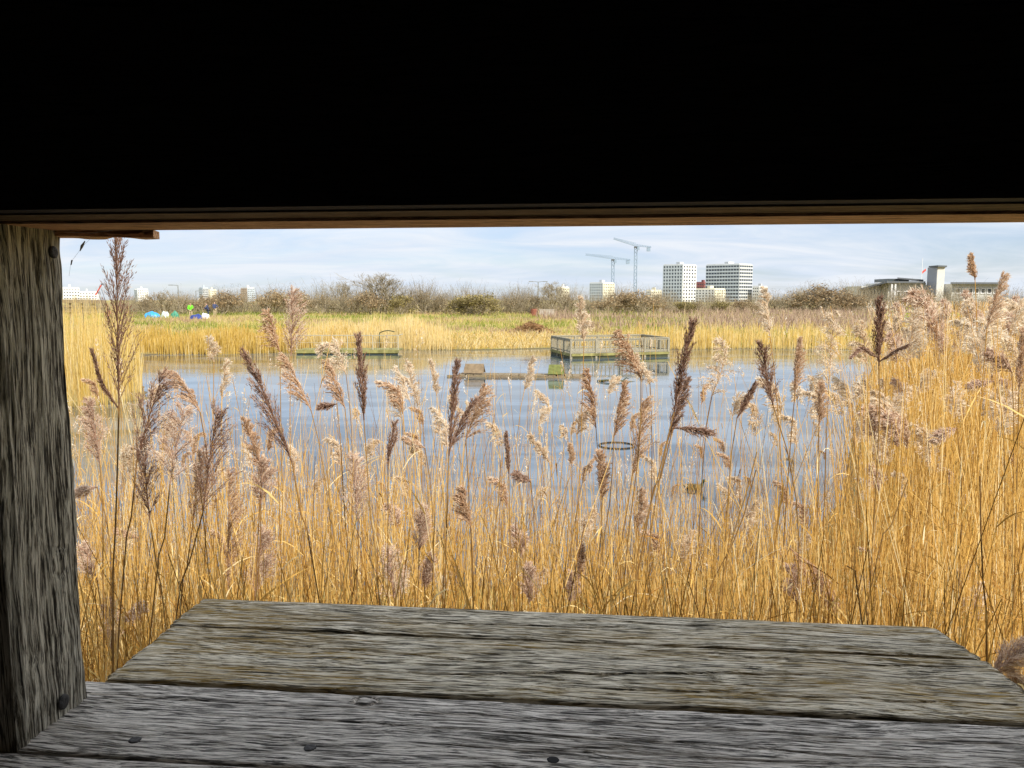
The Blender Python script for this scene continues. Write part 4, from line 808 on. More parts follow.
# ------------------------------------------------------------------ shrubs and trees
def tree_proto(name, label, seed, H, W_, stems, leaf_mat, leafn, depth=4, spread=38, leaf=.10):
    r = np.random.default_rng(seed); segs = [[] for _ in range(depth + 1)]
    def grow(p, d_, ln, rad, lev):
        q1 = p + d_ * ln * .5 + r.normal(0, .05, 3) * ln; q2 = p + d_ * ln + r.normal(0, .07, 3) * ln
        segs[lev].append((p, q1, q2, rad, rad * .55))
        if lev == depth: return
        nc = int(r.integers(3, 5)) if lev < depth - 1 else int(r.integers(3, 6))
        for _ in range(nc):
            t = r.uniform(.35, 1.0); b_ = q1 * (1 - (t - .5) * 2) + q2 * (t - .5) * 2 if t > .5 else p * (1 - 2 * t) + q1 * 2 * t
            a = R(r.uniform(spread * .4, spread * 1.3)); ax = nrm(np.cross(d_, r.normal(size=3))); nd = nrm(d_ * math.cos(a) + ax * math.sin(a) + np.array([0, 0, .12]))
            grow(b_, nd, ln * r.uniform(.55, .78), rad * .5, lev + 1)
    for k in range(stems):
        a = r.uniform(0, 6.28); sp_ = r.uniform(.1, .75) if stems > 1 else .05
        grow(np.array([math.cos(a) * .01, math.sin(a) * .01, 0]), nrm(np.array([math.cos(a) * sp_ * W_ / H, math.sin(a) * sp_ * W_ / H, 1])), H * .40, H * .018, 0)
    root = thing(name, label, 'shrub' if stems > 1 else 'tree')
    def mk(levels, mn):
        s = [q for l in levels for q in segs[l]]; pth = np.array([[a, b_, c_] for a, b_, c_, _, _ in s]); rd = np.array([[max(ra, mn), max((ra + rb) / 2, mn), max(rb, mn)] for *_, ra, rb in s])
        v, f, ix = tubes(pth, rd, 3); return v, f, np.clip(r.random(len(s)) * .5 + .25, 0, 1)[ix], pth
    v, f, t, _ = mk([0, 1], .03); link('trunk', raw_mesh('trunk', v, f, M_twig, tint=t), root)
    v, f, t, pth = mk(range(2, depth + 1), .0055); parts = [(v, f, t)]
    crown_m = [M_twig]; mi = np.zeros(len(f), int)
    root['ztop'] = float(pth[..., 2].max())
    if leafn:
        m_ = leafn; c_ = pth[r.integers(0, len(pth), m_), r.integers(1, 3, m_)] + r.normal(0, .12, (m_, 3)); a_ = nrm(r.normal(size=(m_, 3))) * leaf; b_ = nrm(np.cross(a_, r.normal(size=(m_, 3)))) * leaf * .5
        c_[:, 2] = np.maximum(c_[:, 2], .1)
        V = np.stack([c_ - a_, c_ + b_, c_ + a_, c_ - b_], 1).reshape(-1, 3); fc = np.arange(m_ * 4).reshape(-1, 4)
        parts.append((V, fc, np.repeat(r.random(m_), 4))); crown_m.append(leaf_mat); mi = np.concatenate([mi, np.ones(m_, int)])
    V, Fc, T_ = join(parts); link('crown', raw_mesh('crown', V, Fc, crown_m, tint=T_, mi=mi), root)
    return root
TP = {
 'bare':  tree_proto('bare_tree', 'x', 11, 4.5, 3.5, 3, None, 0, 5, 34),
 'wide':  tree_proto('bare_tree', 'x', 12, 4.2, 6.0, 5, M_leaf_b, 350, 4, 42, .08),
 'olive': tree_proto('olive_bush', 'x', 13, 3.2, 5.5, 7, M_leaf_o, 1700, 4, 44, .11),
 'rust':  tree_proto('brown_bush', 'x', 14, 3.4, 5.0, 6, M_leaf_b, 1300, 4, 42, .10),
 'twig':  tree_proto('twiggy_shrub', 'x', 15, 3.0, 5.0, 7, M_leaf_b, 300, 4, 40, .07),
}
tused = set()
def plant(kind, px, top, d, label, wide=1.0, name=None):
    pr_ = TP[kind]; x = (px - 512) / F * d; z0 = gz1(x, d); zt = 3 - (top - 300) / F * d * 1.0
    s = (zt - z0) / pr_['ztop']
    o = dup(pr_, (x, d, z0 - .05), rng.uniform(0, 6.28), (s * wide, s * wide, s), label)
    if name: o.name = name
    return o
PL = [
 ('twig', 150, 297, 92, 'low grey bare shrub left of the blue heap', 1.3), ('twig', 166, 290, 98, 'grey bare shrub behind the blue heap', 1.2),
 ('wide', 184, 289, 100, 'bare shrub around the leftmost lamp post', 1.2), ('rust', 204, 295, 104, 'low brown bush behind the green clad person', 1.3),
 ('rust', 224, 291, 100, 'brown bush just right of the two dark clad people', 1.2), ('wide', 240, 296, 106, 'bare shrub under the brown tower', 1.4),
 ('rust', 271, 290, 100, 'dark brown rounded bush standing clear right of the brown tower', 1.2), ('wide', 292, 292, 104, 'bare shrub right of the dark rounded bush', 1.1),
 ('rust', 303, 291, 100, 'brown bush behind the large egg shaped plume', 1.0), ('twig', 322, 293, 100, 'grey twiggy shrub by the thin pale pole', 1.1),
 ('bare', 346, 279, 104, 'tall thin bare tree left of the tallest bare tree', 1.0), ('wide', 352, 288, 100, 'spreading bare shrub under the thin bare tree', 1.2),
 ('bare', 386, 271, 102, 'tallest bare tree of the hedge, its fan of twigs against the sky', 1.9), ('rust', 372, 291, 98, 'rusty bush at the foot of the tallest bare tree', 1.2),
 ('olive', 402, 292, 98, 'olive bush right below the tallest bare tree', 1.0), ('twig', 425, 290, 102, 'grey twiggy shrub left of the round olive bush', 1.3),
 ('olive', 478, 291, 96, 'large round olive bush at the centre of the hedge', 1.6), ('twig', 446, 292, 102, 'thin grey shrub touching the round olive bush', 1.0),
 ('olive', 464, 294, 97, 'smaller olive bush on the left flank of the round olive bush', 1.1),
 ('wide', 512, 290, 103, 'thin bare shrub right of the round olive bush', 1.3), ('twig', 528, 293, 100, 'grey shrub left of the T shaped lamp post', 1.1),
 ('bare', 553, 280, 100, 'dark upright bare tree above the concrete block', 1.3), ('wide', 566, 289, 104, 'bare shrub behind the small white building', 1.0),
 ('wide', 590, 298, 100, 'low bare shrub below the left crane', 1.2), ('rust', 612, 293, 97, 'brown bush below the small cream block', 1.4),
 ('rust', 640, 290, 96, 'dark brown bush below the right crane', 1.5), ('twig', 657, 292, 98, 'twiggy shrub left of the white tower', 1.2),
 ('olive', 684, 299, 97, 'low greenish bush in front of the white tower', 1.3), ('twig', 700, 300, 98, 'twiggy shrub right of the white tower', 1.4),
 ('olive', 722, 299, 98, 'low olive bush under the banded office block', 1.2), ('rust', 746, 299, 98, 'low brown bush at the right end of the banded block', 1.3),
 ('wide', 772, 291, 102, 'bare shrub behind the tall pale plume', 1.4), ('twig', 792, 288, 100, 'grey twiggy shrub left of the brown thicket', 1.3),
 ('rust', 816, 285, 98, 'tall brown thicket bush left of the white building', 1.4), ('wide', 836, 285, 100, 'tangled bare tree left of the white building', 1.3),
 ('rust', 846, 292, 96, 'brown bush at the near end of the white building', 1.1), ('wide', 868, 293, 100, 'bare shrub before the left wing of the white building', 1.0),
 ('rust', 910, 286, 96, 'brown leafless bush between left wing and stair tower', .9), ('twig', 932, 305, 92, 'low shrub at the foot of the stair tower', 1.3), ('twig', 888, 305, 92, 'low shrub under the windows of the left wing', 1.2),
 ('rust', 960, 303, 92, 'low brown bush before the right wing', 1.3),
 ('twig', 125, 302, 88, 'low shrub behind the tallest dark plume', 1.3), ('twig', 84, 306, 90, 'low shrub behind the wooden footbridge rail', 1.2),
]
for (k, px, top, d, lab, wd) in PL: plant(k, px, top, d, lab, wd)
# brushwood behind them, reading as one mass
for k_, p_ in TP.items():
    pass
parts = []; r = np.random.default_rng(61)
n = 12000; y = r.uniform(102, 122, n); x = r.uniform(-.66, .70, n) * y; z0 = ground_z(x, y)
px_ = 512 + x / y * F; topy = lerp_tab(px_, [(0, 303), (140, 299), (230, 292), (340, 286), (400, 283), (480, 289), (600, 291), (640, 288), (680, 297), (760, 295), (830, 284), (1020, 292)]) + 4 * np.sin(px_ * .13) + r.normal(0, 3, n)
hh_ = np.clip(3 - (topy - 300) / F * y - z0, .8, 6) * r.uniform(.35, 1, n) ** .5
an = r.normal(0, .28, (n, 2)); S_ = np.linspace(0, 1, 4)
pth = np.zeros((n, 4, 3)); pth[..., :2] = np.stack([x, y], -1)[:, None] + hh_[:, None, None] * an[:, None] * (S_ ** 1.2)[None, :, None] + r.normal(0, .06, (n, 4, 2)); pth[..., 2] = z0[:, None] + hh_[:, None] * S_[None]
v, f, ix = tubes(pth, np.linspace(.022, .006, 4)[None], 3); parts.append((v, f, (r.random(n) * .8)[ix]))
m_ = 15000; id_ = r.integers(0, n, m_); b0 = pth[id_, r.integers(1, 4, m_)]; dv = nrm(np.stack([r.normal(size=m_), r.normal(size=m_), r.uniform(.2, 1.6, m_)], -1)); tw = b0[:, None] + (dv[:, None] * np.linspace(0, 1, 3)[None, :, None]) * r.uniform(.3, .9, m_)[:, None, None] + r.normal(0, .03, (m_, 3, 3))
v, f, ix = tubes(tw, np.array([.010, .007, .004])[None], 3); parts.append((v, f, (r.random(m_) * .9)[ix]))
V, Fc, T_ = join(parts); o = link('brushwood', raw_mesh('brushwood', V, Fc, M_twig, tint=T_)); tag(o, 'bare grey brown brushwood thicket behind the hedge shrubs', 'thicket', kind='stuff')
for k_, p_ in TP.items():
    for c in list(p_.children): bpy.data.objects.remove(c)
    bpy.data.objects.remove(p_)
# lime green bush
r = np.random.default_rng(71); d = 62; x0 = (926 - 512) / F * d; z0 = gz1(x0, d)
lb = thing('lime_bush', 'bright lime green bush glowing behind the right reeds', 'bush', (x0, d, z0))
c_ = r.normal(0, 1, (2600, 3)) * (1.1, .6, .35) + (0, 0, .85); c_[:, 2] = np.abs(c_[:, 2]); a_ = nrm(r.normal(size=c_.shape)) * .07; b_ = nrm(np.cross(a_, r.normal(size=c_.shape))) * .04
link('foliage', raw_mesh('foliage', np.stack([c_ - a_, c_ + b_, c_ + a_, c_ - b_], 1).reshape(-1, 3), np.arange(2600 * 4).reshape(-1, 4), M_lime, tint=np.repeat(r.random(2600), 4)), lb)
pp = np.zeros((30, 3, 3)); pp[:, 1] = r.normal(0, .4, (30, 3)) * (1, .6, 0) + (0, 0, .5); pp[:, 2] = pp[:, 1] * 1.6; pp[:, 2, 2] = 1.0
v, f, ix = tubes(pp, .015, 3); link('stem', raw_mesh('stem', v, f, M_twig, tint=np.full(len(v), .3)), lb)
# dead branch mound on the shore
r = np.random.default_rng(72); d = 56; x0 = (531 - 512) / F * d; z0 = gz1(x0, d); n = 900
c_ = r.normal(0, 1, (n, 2)) * (.85, .45); hh_ = np.clip(.9 - np.abs(c_[:, 0]) * .45, 0, 1) * r.random(n); p0 = np.stack([c_[:, 0], c_[:, 1], hh_], -1); dv = nrm(r.normal(size=(n, 3)) * (1, 1, .35)); ln = r.uniform(.1, .35, n)[:, None]
v, f, ix = tubes(np.stack([p0 - dv * ln, p0, p0 + dv * ln + (0, 0, -.03)], 1), .015, 3)
M_brush = foliage('cut_brush', [(0, (.16, .08, .035)), (1, (.42, .25, .12))], 0)
o = link('brush_pile', raw_mesh('brush_pile', v, f, M_brush, tint=r.random(n)[ix]), None, (x0, d, z0)); tag(o, 'reddish brown pile of cut brush on the far bank left of the railed deck', 'brush pile')

# ------------------------------------------------------------------ buildings
M_win = simple('window_glass', (.05, .065, .085), .15, .2, .3)
M_white = simple('white_render', (.78, .78, .76), .8, .04, .2); M_cream = simple('cream_render', (.70, .66, .52), .8, .05, .2)
M_blueg = simple('blue_grey_cladding_and_shade', (.42, .48, .54), .7, .06, .2); M_brown = simple('brown_brick_cladding', (.42, .34, .27), .8, .1, .4)  # blue grey also puts shade into the left faces of pale blocks
M_red = simple('dark_red_cladding', (.24, .09, .09), .8, .1, .4); M_grey = simple('grey_render_and_shade', (.55, .57, .58), .8, .06, .2)  # grey also tints the left faces of white and cream blocks as shade
M_roof = simple('dark_roof_sheet', (.10, .11, .12), .6, .1, .5); M_crane = simple('pale_blue_crane_paint', (.24, .32, .42), .5, .1, 1.0)
M_conc = simple('concrete', (.42, .38, .32), .9, .12, 2.0)
def tower(label, pxl, pxc, pxr, top, d, mats, floors, cl, cr, win=(.55, .55), band=False, zb=1.0, name='tower_block', par=.8):
    """block with its near corner at pxc; the two faces we see have real reveals"""
    c = np.array([(pxc - 512) / F * d, d]); zt = 3 + (300 - top) / F * d
    wl = (pxc - pxl) / F * d; wr = (pxr - pxc) / F * d
    if pxc <= pxl + .5: al, wl = R(90), 14.0 
    aL = R(145); aR = R(35)
    ll = max(wl / abs(math.cos(aL)), 4); lr = max(wr / math.cos(aR), 4)
    vL = np.array([math.cos(aL), math.sin(aL)]) ; vR = np.array([math.cos(aR), math.sin(aR)])
    root = thing(name, label, 'building', (c[0], c[1], zb))
    H = zt - zb; poly = [np.zeros(2), vR * lr, vR * lr + vL * ll, vL * ll]
    wb = MB(); mbw = []
    fh = H / floors
    wb.prism([tuple(p) for p in poly], 0, H, 0)
    pin = [p * .97 + (poly[0] + poly[2]) / 2 * .03 for p in poly]; wb.prism([tuple(p) for p in pin], H + .01, H + par, 0)
    # facade skin standing proud of the recessed glass: piers and spandrels
    root_w = wb.build('wall', mats[0], root)
    for fi, (v_, ln, nc, mt) in enumerate(((vL, ll, cl, mats[1]), (vR, lr, cr, mats[2]))):  # left faces of pale blocks get a duller tint, shade put into colour
        nrml = np.array([v_[1], -v_[0]]) if fi == 1 else np.array([-v_[1], v_[0]])
        ang = math.atan2(v_[1], v_[0]); fac = MB()
        # glass field
        gl = MB(); mid_ = v_ * ln / 2 + nrml * .08; gl.box((mid_[0], mid_[1], H / 2), (ln * .99, .2, H * .99), ang); gl.build('glazing', M_win, root_w)
        off = nrml * .22
        for k in range(floors + 1):
            hh = fh * (1 - win[1]) * (1 if 0 < k < floors else .6); zc = min(max(k * fh, hh / 2), H - hh / 2 + .0)
            q = v_ * ln / 2 + off; fac.box((q[0], q[1], zc), (ln, .40, hh), ang)
        cw = ln / nc
        for k in range(nc + 1):
            pw = cw * (1 - win[0]) * (1 if 0 < k < nc else .6); s_ = min(max(k * cw, pw / 2), ln - pw / 2)
            q = v_ * s_ + nrml * .21; fac.box((q[0], q[1], H / 2), (pw, .34 if band else .37, H - .02), ang)
        fac.build('facade', mt, root)
    rf = MB(); q = (poly[0] + poly[2]) / 2; rf.box((q[0], q[1], H + par + .9), (ll * .25, lr * .25, 1.8), R(35)); rf.build('roof_plant_room', mats[0], root)
    return root
tower('tall white tower block with a square window grid', 664, 681, 697, 265.5, 620, (M_grey, M_blueg, M_white), 11, 7, 5, (.58, .55))
tower('broad grey office block with dark window bands', 709, 737, 753.5, 265, 640, (M_grey, M_blueg, M_grey), 11, 12, 6, (.86, .55), band=True)
tower('low cream building between white tower and banded block', 697, 713, 726, 289.5, 560, (M_cream, M_grey, M_cream), 5, 6, 5, (.5, .5))
tower('dark red low block peeping between the two towers', 695, 702, 711, 283, 700, (M_red, M_red, M_red), 6, 4, 4, (.6, .4))
tower('small grey block right of the banded office block', 752, 757, 768, 287, 640, (M_grey, M_grey, M_grey), 5, 3, 5, (.6, .4))
tower('low cream building left of the white tower', 646, 650, 662, 291, 600, (M_cream, M_grey, M_cream), 4, 3, 5, (.5, .4))
tower('small cream block with square windows below the left crane', 590, 602, 614.5, 283.5, 600, (M_grey, M_blueg, M_cream), 7, 6, 5, (.45, .45))
tower('narrow white block behind the dark bare tree', 557, 561, 569, 288, 560, (M_white, M_white, M_cream), 5, 2, 3, (.4, .4))
tower('brown tower with a flat dark top, alone over the left hedge', 241, 249, 255, 288.5, 620, (M_grey, M_brown, M_blueg), 7, 5, 4, (.4, .4))
tower('glassy grey tower above the two dark clad people', 200, 205, 209, 288.5, 600, (M_blueg, M_blueg, M_grey), 8, 4, 4, (.7, .6))
tower('tan block right behind the glassy grey tower', 208, 212, 217, 290.5, 630, (M_cream, M_cream, M_cream), 6, 3, 4, (.4, .4))
tower('pale gridded tower left of the leftmost lamp post', 137, 140, 148, 290, 600, (M_white, M_blueg, M_white), 8, 2, 5, (.6, .55))
tower('white stepped building at the left beside the post', 60, 66, 78, 288.5, 560, (M_white, M_grey, M_white), 5, 4, 6, (.6, .4))
tower('low white building right of the stepped one at the left', 78, 82, 95, 292.5, 580, (M_white, M_grey, M_white), 4, 3, 6, (.6, .4))

def crane(label, pxm, top, pxl, yl, pxr, yr, d, zb=2.0):
    base = P(pxm, 300, d); zt = 3 + (300 - top) / F * d; root = thing('tower_crane', label, 'crane', (base[0], d, zb)); H = zt - zb
    mm = MB(); w_ = 1.0
    for sx_ in (-1, 1):
        for sy_ in (-1, 1): mm.bar((sx_ * w_, sy_ * w_, 0), (sx_ * w_, sy_ * w_, H), .34)
    nk = int(H / 2.6)
    for k in range(nk):
        z0, z1 = H * k / nk, H * (k + 1) / nk; s_ = 1 if k % 2 else -1
        for sy_ in (-1, 1): mm.bar((-s_ * w_, sy_ * w_, z0), (s_ * w_, sy_ * w_, z1), .22)
        for sx_ in (-1, 1): mm.bar((sx_ * w_, -s_ * w_, z0), (sx_ * w_, s_ * w_, z1), .22)
    mm.build('mast', M_crane, root)
    def lat(name, a, b_, h0, h1, nseg):
        m2 = MB(); a = np.array(a); b_ = np.array(b_)
        for sy_ in (-.7, .7): m2.bar(a + (0, sy_, 0), b_ + (0, sy_, 0), .30)
        m2.bar(a + (0, 0, h0), b_ + (0, 0, h1), .30)
        for k in range(nseg):
            p0 = a + (b_ - a) * k / nseg; p1 = a + (b_ - a) * (k + 1) / nseg; pm = (p0 + p1) / 2 + (0, 0, h0 + (h1 - h0) * (k + .5) / nseg)
            for sy_ in (-.7, .7): m2.bar(p0 + (0, sy_, 0), pm, .2); m2.bar(pm, p1 + (0, sy_, 0), .2)
        return m2.build(name, M_crane, root)
    L1 = (pxl - pxm) / F * d; L2 = (pxr - pxm) / F * d
    lat('jib', (0, 0, H + 1), (L1, -3, H + 1 + (top - yl) / F * d), 2.4, 1.2, 14); cj = lat('counter_jib', (0, 0, H + 1), (L2, 2, H + 1 + (top - yr) / F * d), 1.6, .6, 6)
    m3 = MB(); m3.box((L2 - 2.0, 2, H - .6 + (top - yr) / F * d), (2.6, 1.6, 2.8)); m3.build('counterweight', M_crane, root)
    m3 = MB(); m3.box((1.6, -1.4, H - .8), (1.8, 1.8, 2.4)); m3.build('cab', M_crane, root)
    m3 = MB(); m3.box((0, 0, H + .2), (2.6, 2.6, 1.2)); m3.build('slewing_ring', M_roof, root)
crane('shorter blue grey tower crane, left of the pair', 612.5, 261, 585, 257.5, 630, 262, 620)
crane('taller blue grey tower crane, right of the pair', 635, 248.5, 612.5, 242, 650.5, 249.5, 620)
# small far red crane tip at the left
ct = P(98, 288, 560); cr = thing('luffing_crane', 'tiny red and white crane jib over the white buildings beside the post', 'crane', (ct[0], 560, 2))
m3 = MB(); m3.bar((0, 0, 0), (0, 0, 5.5), .8); m3.build('mast', M_white, cr); M_redp = simple('red_paint', (.55, .08, .06), .5, .1, 1)
m3 = MB(); m3.bar((-2, 0, 4.5), (2.6, 0, 11.8), .7); m3.build('jib', M_redp, cr); m3 = MB(); m3.box((3, 0, 12.2), (1.2, .8, 1.1)); m3.build('jib_head', M_roof, cr)

# visitor building on the right bank
d = 120.0; bx = lambda px, dd=d: (px - 512) / F * dd
vz = 1.3; vb = thing('visitor_building', 'low white building with dark overhanging roofs and a square stair tower', 'building', (bx(932), d, vz))
def zz_(y, dd=d): return 3 + (300 - y) / F * dd - vz
X0 = bx(932)
def rx(px, yy=0.0): return (px - 512) / F * (d + yy) - X0
M_glassy = simple('dark_glazing', (.06, .075, .08), .12, .2, .5); M_towerl = simple('stair_tower_shaded_side', (.30, .32, .36), .7, .08, .4); M_cream2 = simple('tower_render', (.58, .56, .50), .8, .06, .4); M_bwall = simple('pale_wall_render', (.60, .60, .56), .8, .08, .3); M_frame = simple('white_frame', (.8, .8, .8), .6, .03)
wb = MB(); wb.box(((rx(886) + rx(923)) / 2, 4, zz_(283) / 2), (rx(923) - rx(886), 7.8, zz_(283))); wb.box(((rx(866) + rx(886)) / 2 - .0, 5.5, zz_(286) / 2), (rx(886) - rx(866) - .02, 6, zz_(286)))
wb.box(((rx(949) + rx(998)) / 2, 4, zz_(284) / 2), (rx(998) - rx(949), 7.8, zz_(284))); wb.box(((rx(941) + rx(949)) / 2, 5.2, zz_(288) / 2), (rx(949) - rx(941) - .02, 5, zz_(288)))
wall = wb.build('wall', M_bwall, vb)
# roofs
def roof(pts, th, name='roof'):
    """pts: four corners (x,y,z)"""
    mb_ = MB(); a = [np.array(p, float) for p in pts]; v = a + [p - np.array([0, 0, th]) for p in a]
    mb_.add(v, [(0, 1, 2, 3), (7, 6, 5, 4), (0, 4, 5, 1), (1, 5, 6, 2), (2, 6, 7, 3), (3, 7, 4, 0)]); return mb_.build(name, M_roof, vb)
roof([(rx(884, -1.2), -1.2, zz_(281.6)), (rx(922, -1.2), -1.2, zz_(281.8)), (rx(922, 9), 9, zz_(280.6)), (rx(884, 9), 9, zz_(280.4))], .28)
roof([(rx(857, 1.0), 1.0, zz_(288.6)), (rx(884, -1.2) - .02, -1.2, zz_(281.6)), (rx(884, 9) - .02, 9, zz_(280.6)), (rx(857, 9), 9, zz_(288.0))], .26)
roof([(rx(894, 3), 3, zz_(277.2)), (rx(920, 3), 3, zz_(279.4)), (rx(920, 9), 9, zz_(279)), (rx(894, 9), 9, zz_(276.8))], .22)
roof([(rx(947, -1.2), -1.2, zz_(282.6)), (rx(1001, -1.2), -1.2, zz_(282.8)), (rx(1001, 9), 9, zz_(281.4)), (rx(947, 9), 9, zz_(281.4))], .28)
roof([(rx(940.6, 2.4) + .02, 2.4, zz_(288.4)), (rx(951, 2.4), 2.4, zz_(289.2)), (rx(951, 3.98), 3.98, zz_(289.0)), (rx(940.6, 3.98) + .02, 3.98, zz_(288.2))], .25)
cl = MB(); cl.box(((rx(896) + rx(918)) / 2, 6, zz_(280) + .0), (rx(918) - rx(896), 4.5, .5)); cl.build('clerestory', M_glassy, vb)
tw = MB(); tw.prism([(rx(933.5, -2.6), -2.6), (rx(940.6, -1.9), -1.9), (rx(938, 2.2), 2.2), (rx(924), -.6)], 0, zz_(268.2), 0); tw.build('stair_tower', M_cream2, vb)
# darker panel on the tower's left face, shade put into its colour
a = np.array([rx(924, -.6), -.6]); b2 = np.array([rx(933.5, -2.6), -2.6]); nn = nrm(np.array([b2[1] - a[1], a[0] - b2[0]])); q = (a + b2) / 2 + nn * .05
tp = MB(); tp.box((q[0], q[1], zz_(268.2) / 2), (np.linalg.norm(b2 - a) * .995, .08, zz_(268.2) - .05), math.atan2(b2[1] - a[1], b2[0] - a[0])); tp.build('tower_shade_panel', M_towerl, vb)
tr = MB(); tr.prism([(rx(933.5, -3.4), -3.4), (rx(942.6, -2.4), -2.4), (rx(939, 3.0), 3.0), (rx(922.0), -.7)], zz_(268.2) + .01, zz_(266.8), 0); tr.build('tower_roof', M_roof, vb)
def window(px0, px1, y0, y1, yy=.0, mull=1):
    w0, w1, z0, z1 = rx(px0), rx(px1), zz_(y1), zz_(y0); gm = MB(); gm.box(((w0 + w1) / 2, yy - .02, (z0 + z1) / 2), (w1 - w0, .1, z1 - z0)); gw = gm.build('window', M_glassy, vb)
    fm = MB()
    for z_ in (z0, z1): fm.box(((w0 + w1) / 2, yy - .06, z_), (w1 - w0 + .16, .12, .14))
    for k in range(mull + 1): fm.box((w0 + (w1 - w0) * k / mull, yy - .065, (z0 + z1) / 2), (.12, .12, z1 - z0))
    fm.build('frame', M_frame, gw)
window(894.5, 898, 291.5, 298.5, 0.1); window(901, 906, 291.5, 298.5, 0.1); window(888, 891, 286, 299, .1); window(908, 912, 292, 298.5, .1); window(915, 919, 292, 298, .1)
for k in range(5): window(868 + k * 3.4, 870.4 + k * 3.4, 290, 301, 2.5)
for k in range(7): window(953 + k * 6.2, 957 + k * 6.2, 288.5, 293.5, .1)
window(942, 948, 291, 297, 2.7, 2)
cm = MB()
for px in (886, 889.5): cm.box((rx(px), -.9, zz_(283) / 2 - .05), (.22, .22, zz_(283) - .3))
cm.build('column', M_frame, vb)
fp = thing('flag_mast', 'thin mast with a small red flag above the left wing of the white building', 'flagpole', (bx(918, 132), 132, 1.5))
m3 = MB(); m3.tube([(0, 0, 0), (0, 0, 3 + (300 - 259) / F * 132 - 1.5)], .035, 6); m3.build('pole', M_frame, fp)
z_ = 3 + (300 - 272) / F * 132 - 1.5; m3 = MB(); m3.add([(0.03, 0, z_), (.7, .1, z_ + .5), (.75, .12, z_ + .15), (0.03, .02, z_ - .4), (0.03, .03, z_), (.7, .13, z_ + .5), (.75, .15, z_ + .15), (0.03, .05, z_ - .4)],
    [(0, 1, 2, 3), (7, 6, 5, 4), (0, 4, 5, 1), (1, 5, 6, 2), (2, 6, 7, 3), (3, 7, 4, 0)]); m3.build('flag', M_redp, fp)

# lamp posts
M_pole = simple('grey_steel', (.22, .24, .26), .5, .1, 2.0)
def lamp_post(px, top, d, label, arms=(-1, 1)):
    x = (px - 512) / F * d; z0 = gz1(x, d); H = 3 + (300 - top) / F * d - z0; t = thing('lamp_post', label, 'lamp post', (x, d, z0), 0, 'lamp posts beyond the hedge')
    m_ = MB(); m_.tube([(0, 0, 0), (0, 0, H * .5), (0, 0, H)], [.14, .11, .08], 8); m_.build('pole', M_pole, t)
    for a in arms:
        m_ = MB(); m_.bar((0, 0, H - .05), (a * 1.0, 0, H + .05), .10); m_.build('arm', M_pole, t); m_ = MB(); m_.box((a * 1.25, 0, H + .03), (.7, .3, .14)); m_.build('lamp_head', M_pole, t)
lamp_post(180.5, 285.5, 135, 'lamp post with a bracket pointing left above the green clad person', (-1,)); lamp_post(198, 291, 150, 'short lamp post just left of the glassy grey tower', (1,))
lamp_post(538, 282, 135, 'T shaped double lamp post left of the dark bare tree'); lamp_post(326, 291, 140, 'slim pale pole rising from the hedge right of the egg shaped plume', ()); 
# concrete block and rusty bin
x0 = (546.5 - 512) / F * 92; z0 = gz1(x0, 92); mb = MB(); mb.box((0, 0, .42), (1.75, .9, .84), 0, 0, .96); mb.box((0, 0, .87), (1.8, .95, .06)); o = mb.build('concrete_block', M_conc, None, loc=(x0, 92, z0)); tag(o, 'pale concrete block beneath the dark bare tree', 'concrete block')
x0 = (534 - 512) / F * 92; z0 = gz1(x0, 92); t = thing('oil_drum', 'rusty red drum standing left of the concrete block', 'drum', (x0, 92, z0)); M_rust = simple('rust_red_paint', (.27, .10, .06), .8, .3, 5)
mb = MB(); zs = np.array([0, .05, .3, .33, .36, .62, .65, .68, .93, .96]); mb.tube(np.stack([zs * 0, zs * 0, zs], -1), [.40, .42, .40, .43, .40, .40, .43, .40, .42, .40], 18); mb.build('barrel', M_rust, t); mb = MB(); mb.tube([(0, 0, .962), (0, 0, .985)], [.36, .36], 18); mb.build('lid', M_rust, t)

# heaps and people on the far bank
d = 88.0
M_blue = simple('blue_tarpaulin', (.04, .33, .75), .4, .2, 3, 0, .5); M_green = simple('dark_green_sheet', (.03, .22, .13), .5, .2, 3, 0, .5); M_gw = simple('grey_white_sheet', (.52, .58, .55), .5, .15, 3, 0, .5)
M_navy = simple('navy_cloth', (.035, .06, .25), .8, .2, 4); M_wh = simple('white_cloth', (.75, .76, .8), .7, .05, 4)
def heap(px, py, w_, dp, h, mat, label, seed, name='tarpaulin_heap', cat='tarpaulin', dd=d):
    x = (px - 512) / F * dd; z0 = gz1(x, dd); n = 26; s, t = np.meshgrid(np.linspace(-1, 1, n), np.linspace(-1, 1, n)); rr = np.sqrt(s ** 2 + t ** 2)
    H_ = h * np.clip(1 - rr ** 2.2, 0, 1) ** .5 * (.62 + .6 * vnoise2(s * 2.3 + 9, t * 2.3 + 9, seed)) + .05 * (vnoise2(s * 7 + 19, t * 7 + 9, seed + 1) - .5); H_ = np.where(rr > .98, -.1, H_)
    i = (np.arange(n - 1)[:, None] * n + np.arange(n - 1)[None]).ravel()
    o = link(name, raw_mesh(name, np.stack([s * w_ / 2 * (1 + .15 * (vnoise2(s * 2, t * 2, seed + 3) - .5)), t * dp / 2, H_], -1), np.stack([i, i + 1, i + n + 1, i + n], -1), mat), None, (x, dd, z0)); return tag(o, label, cat)
heap(153.5, 314, 1.9, 1.3, .6, M_blue, 'bright blue tarpaulin heap left of the green heap', 1)
heap(166.5, 316, .95, .8, .72, M_gw, 'greyish white sheet heap between blue and green heaps', 2)
heap(176, 316, .95, .8, .72, M_green, 'dark green tarpaulin heap beside the greyish white one', 3)
heap(197, 319, 1.35, .6, .55, M_navy, 'navy blue sack lying in front of the green clad person', 4, 'sack', 'sack', 85)
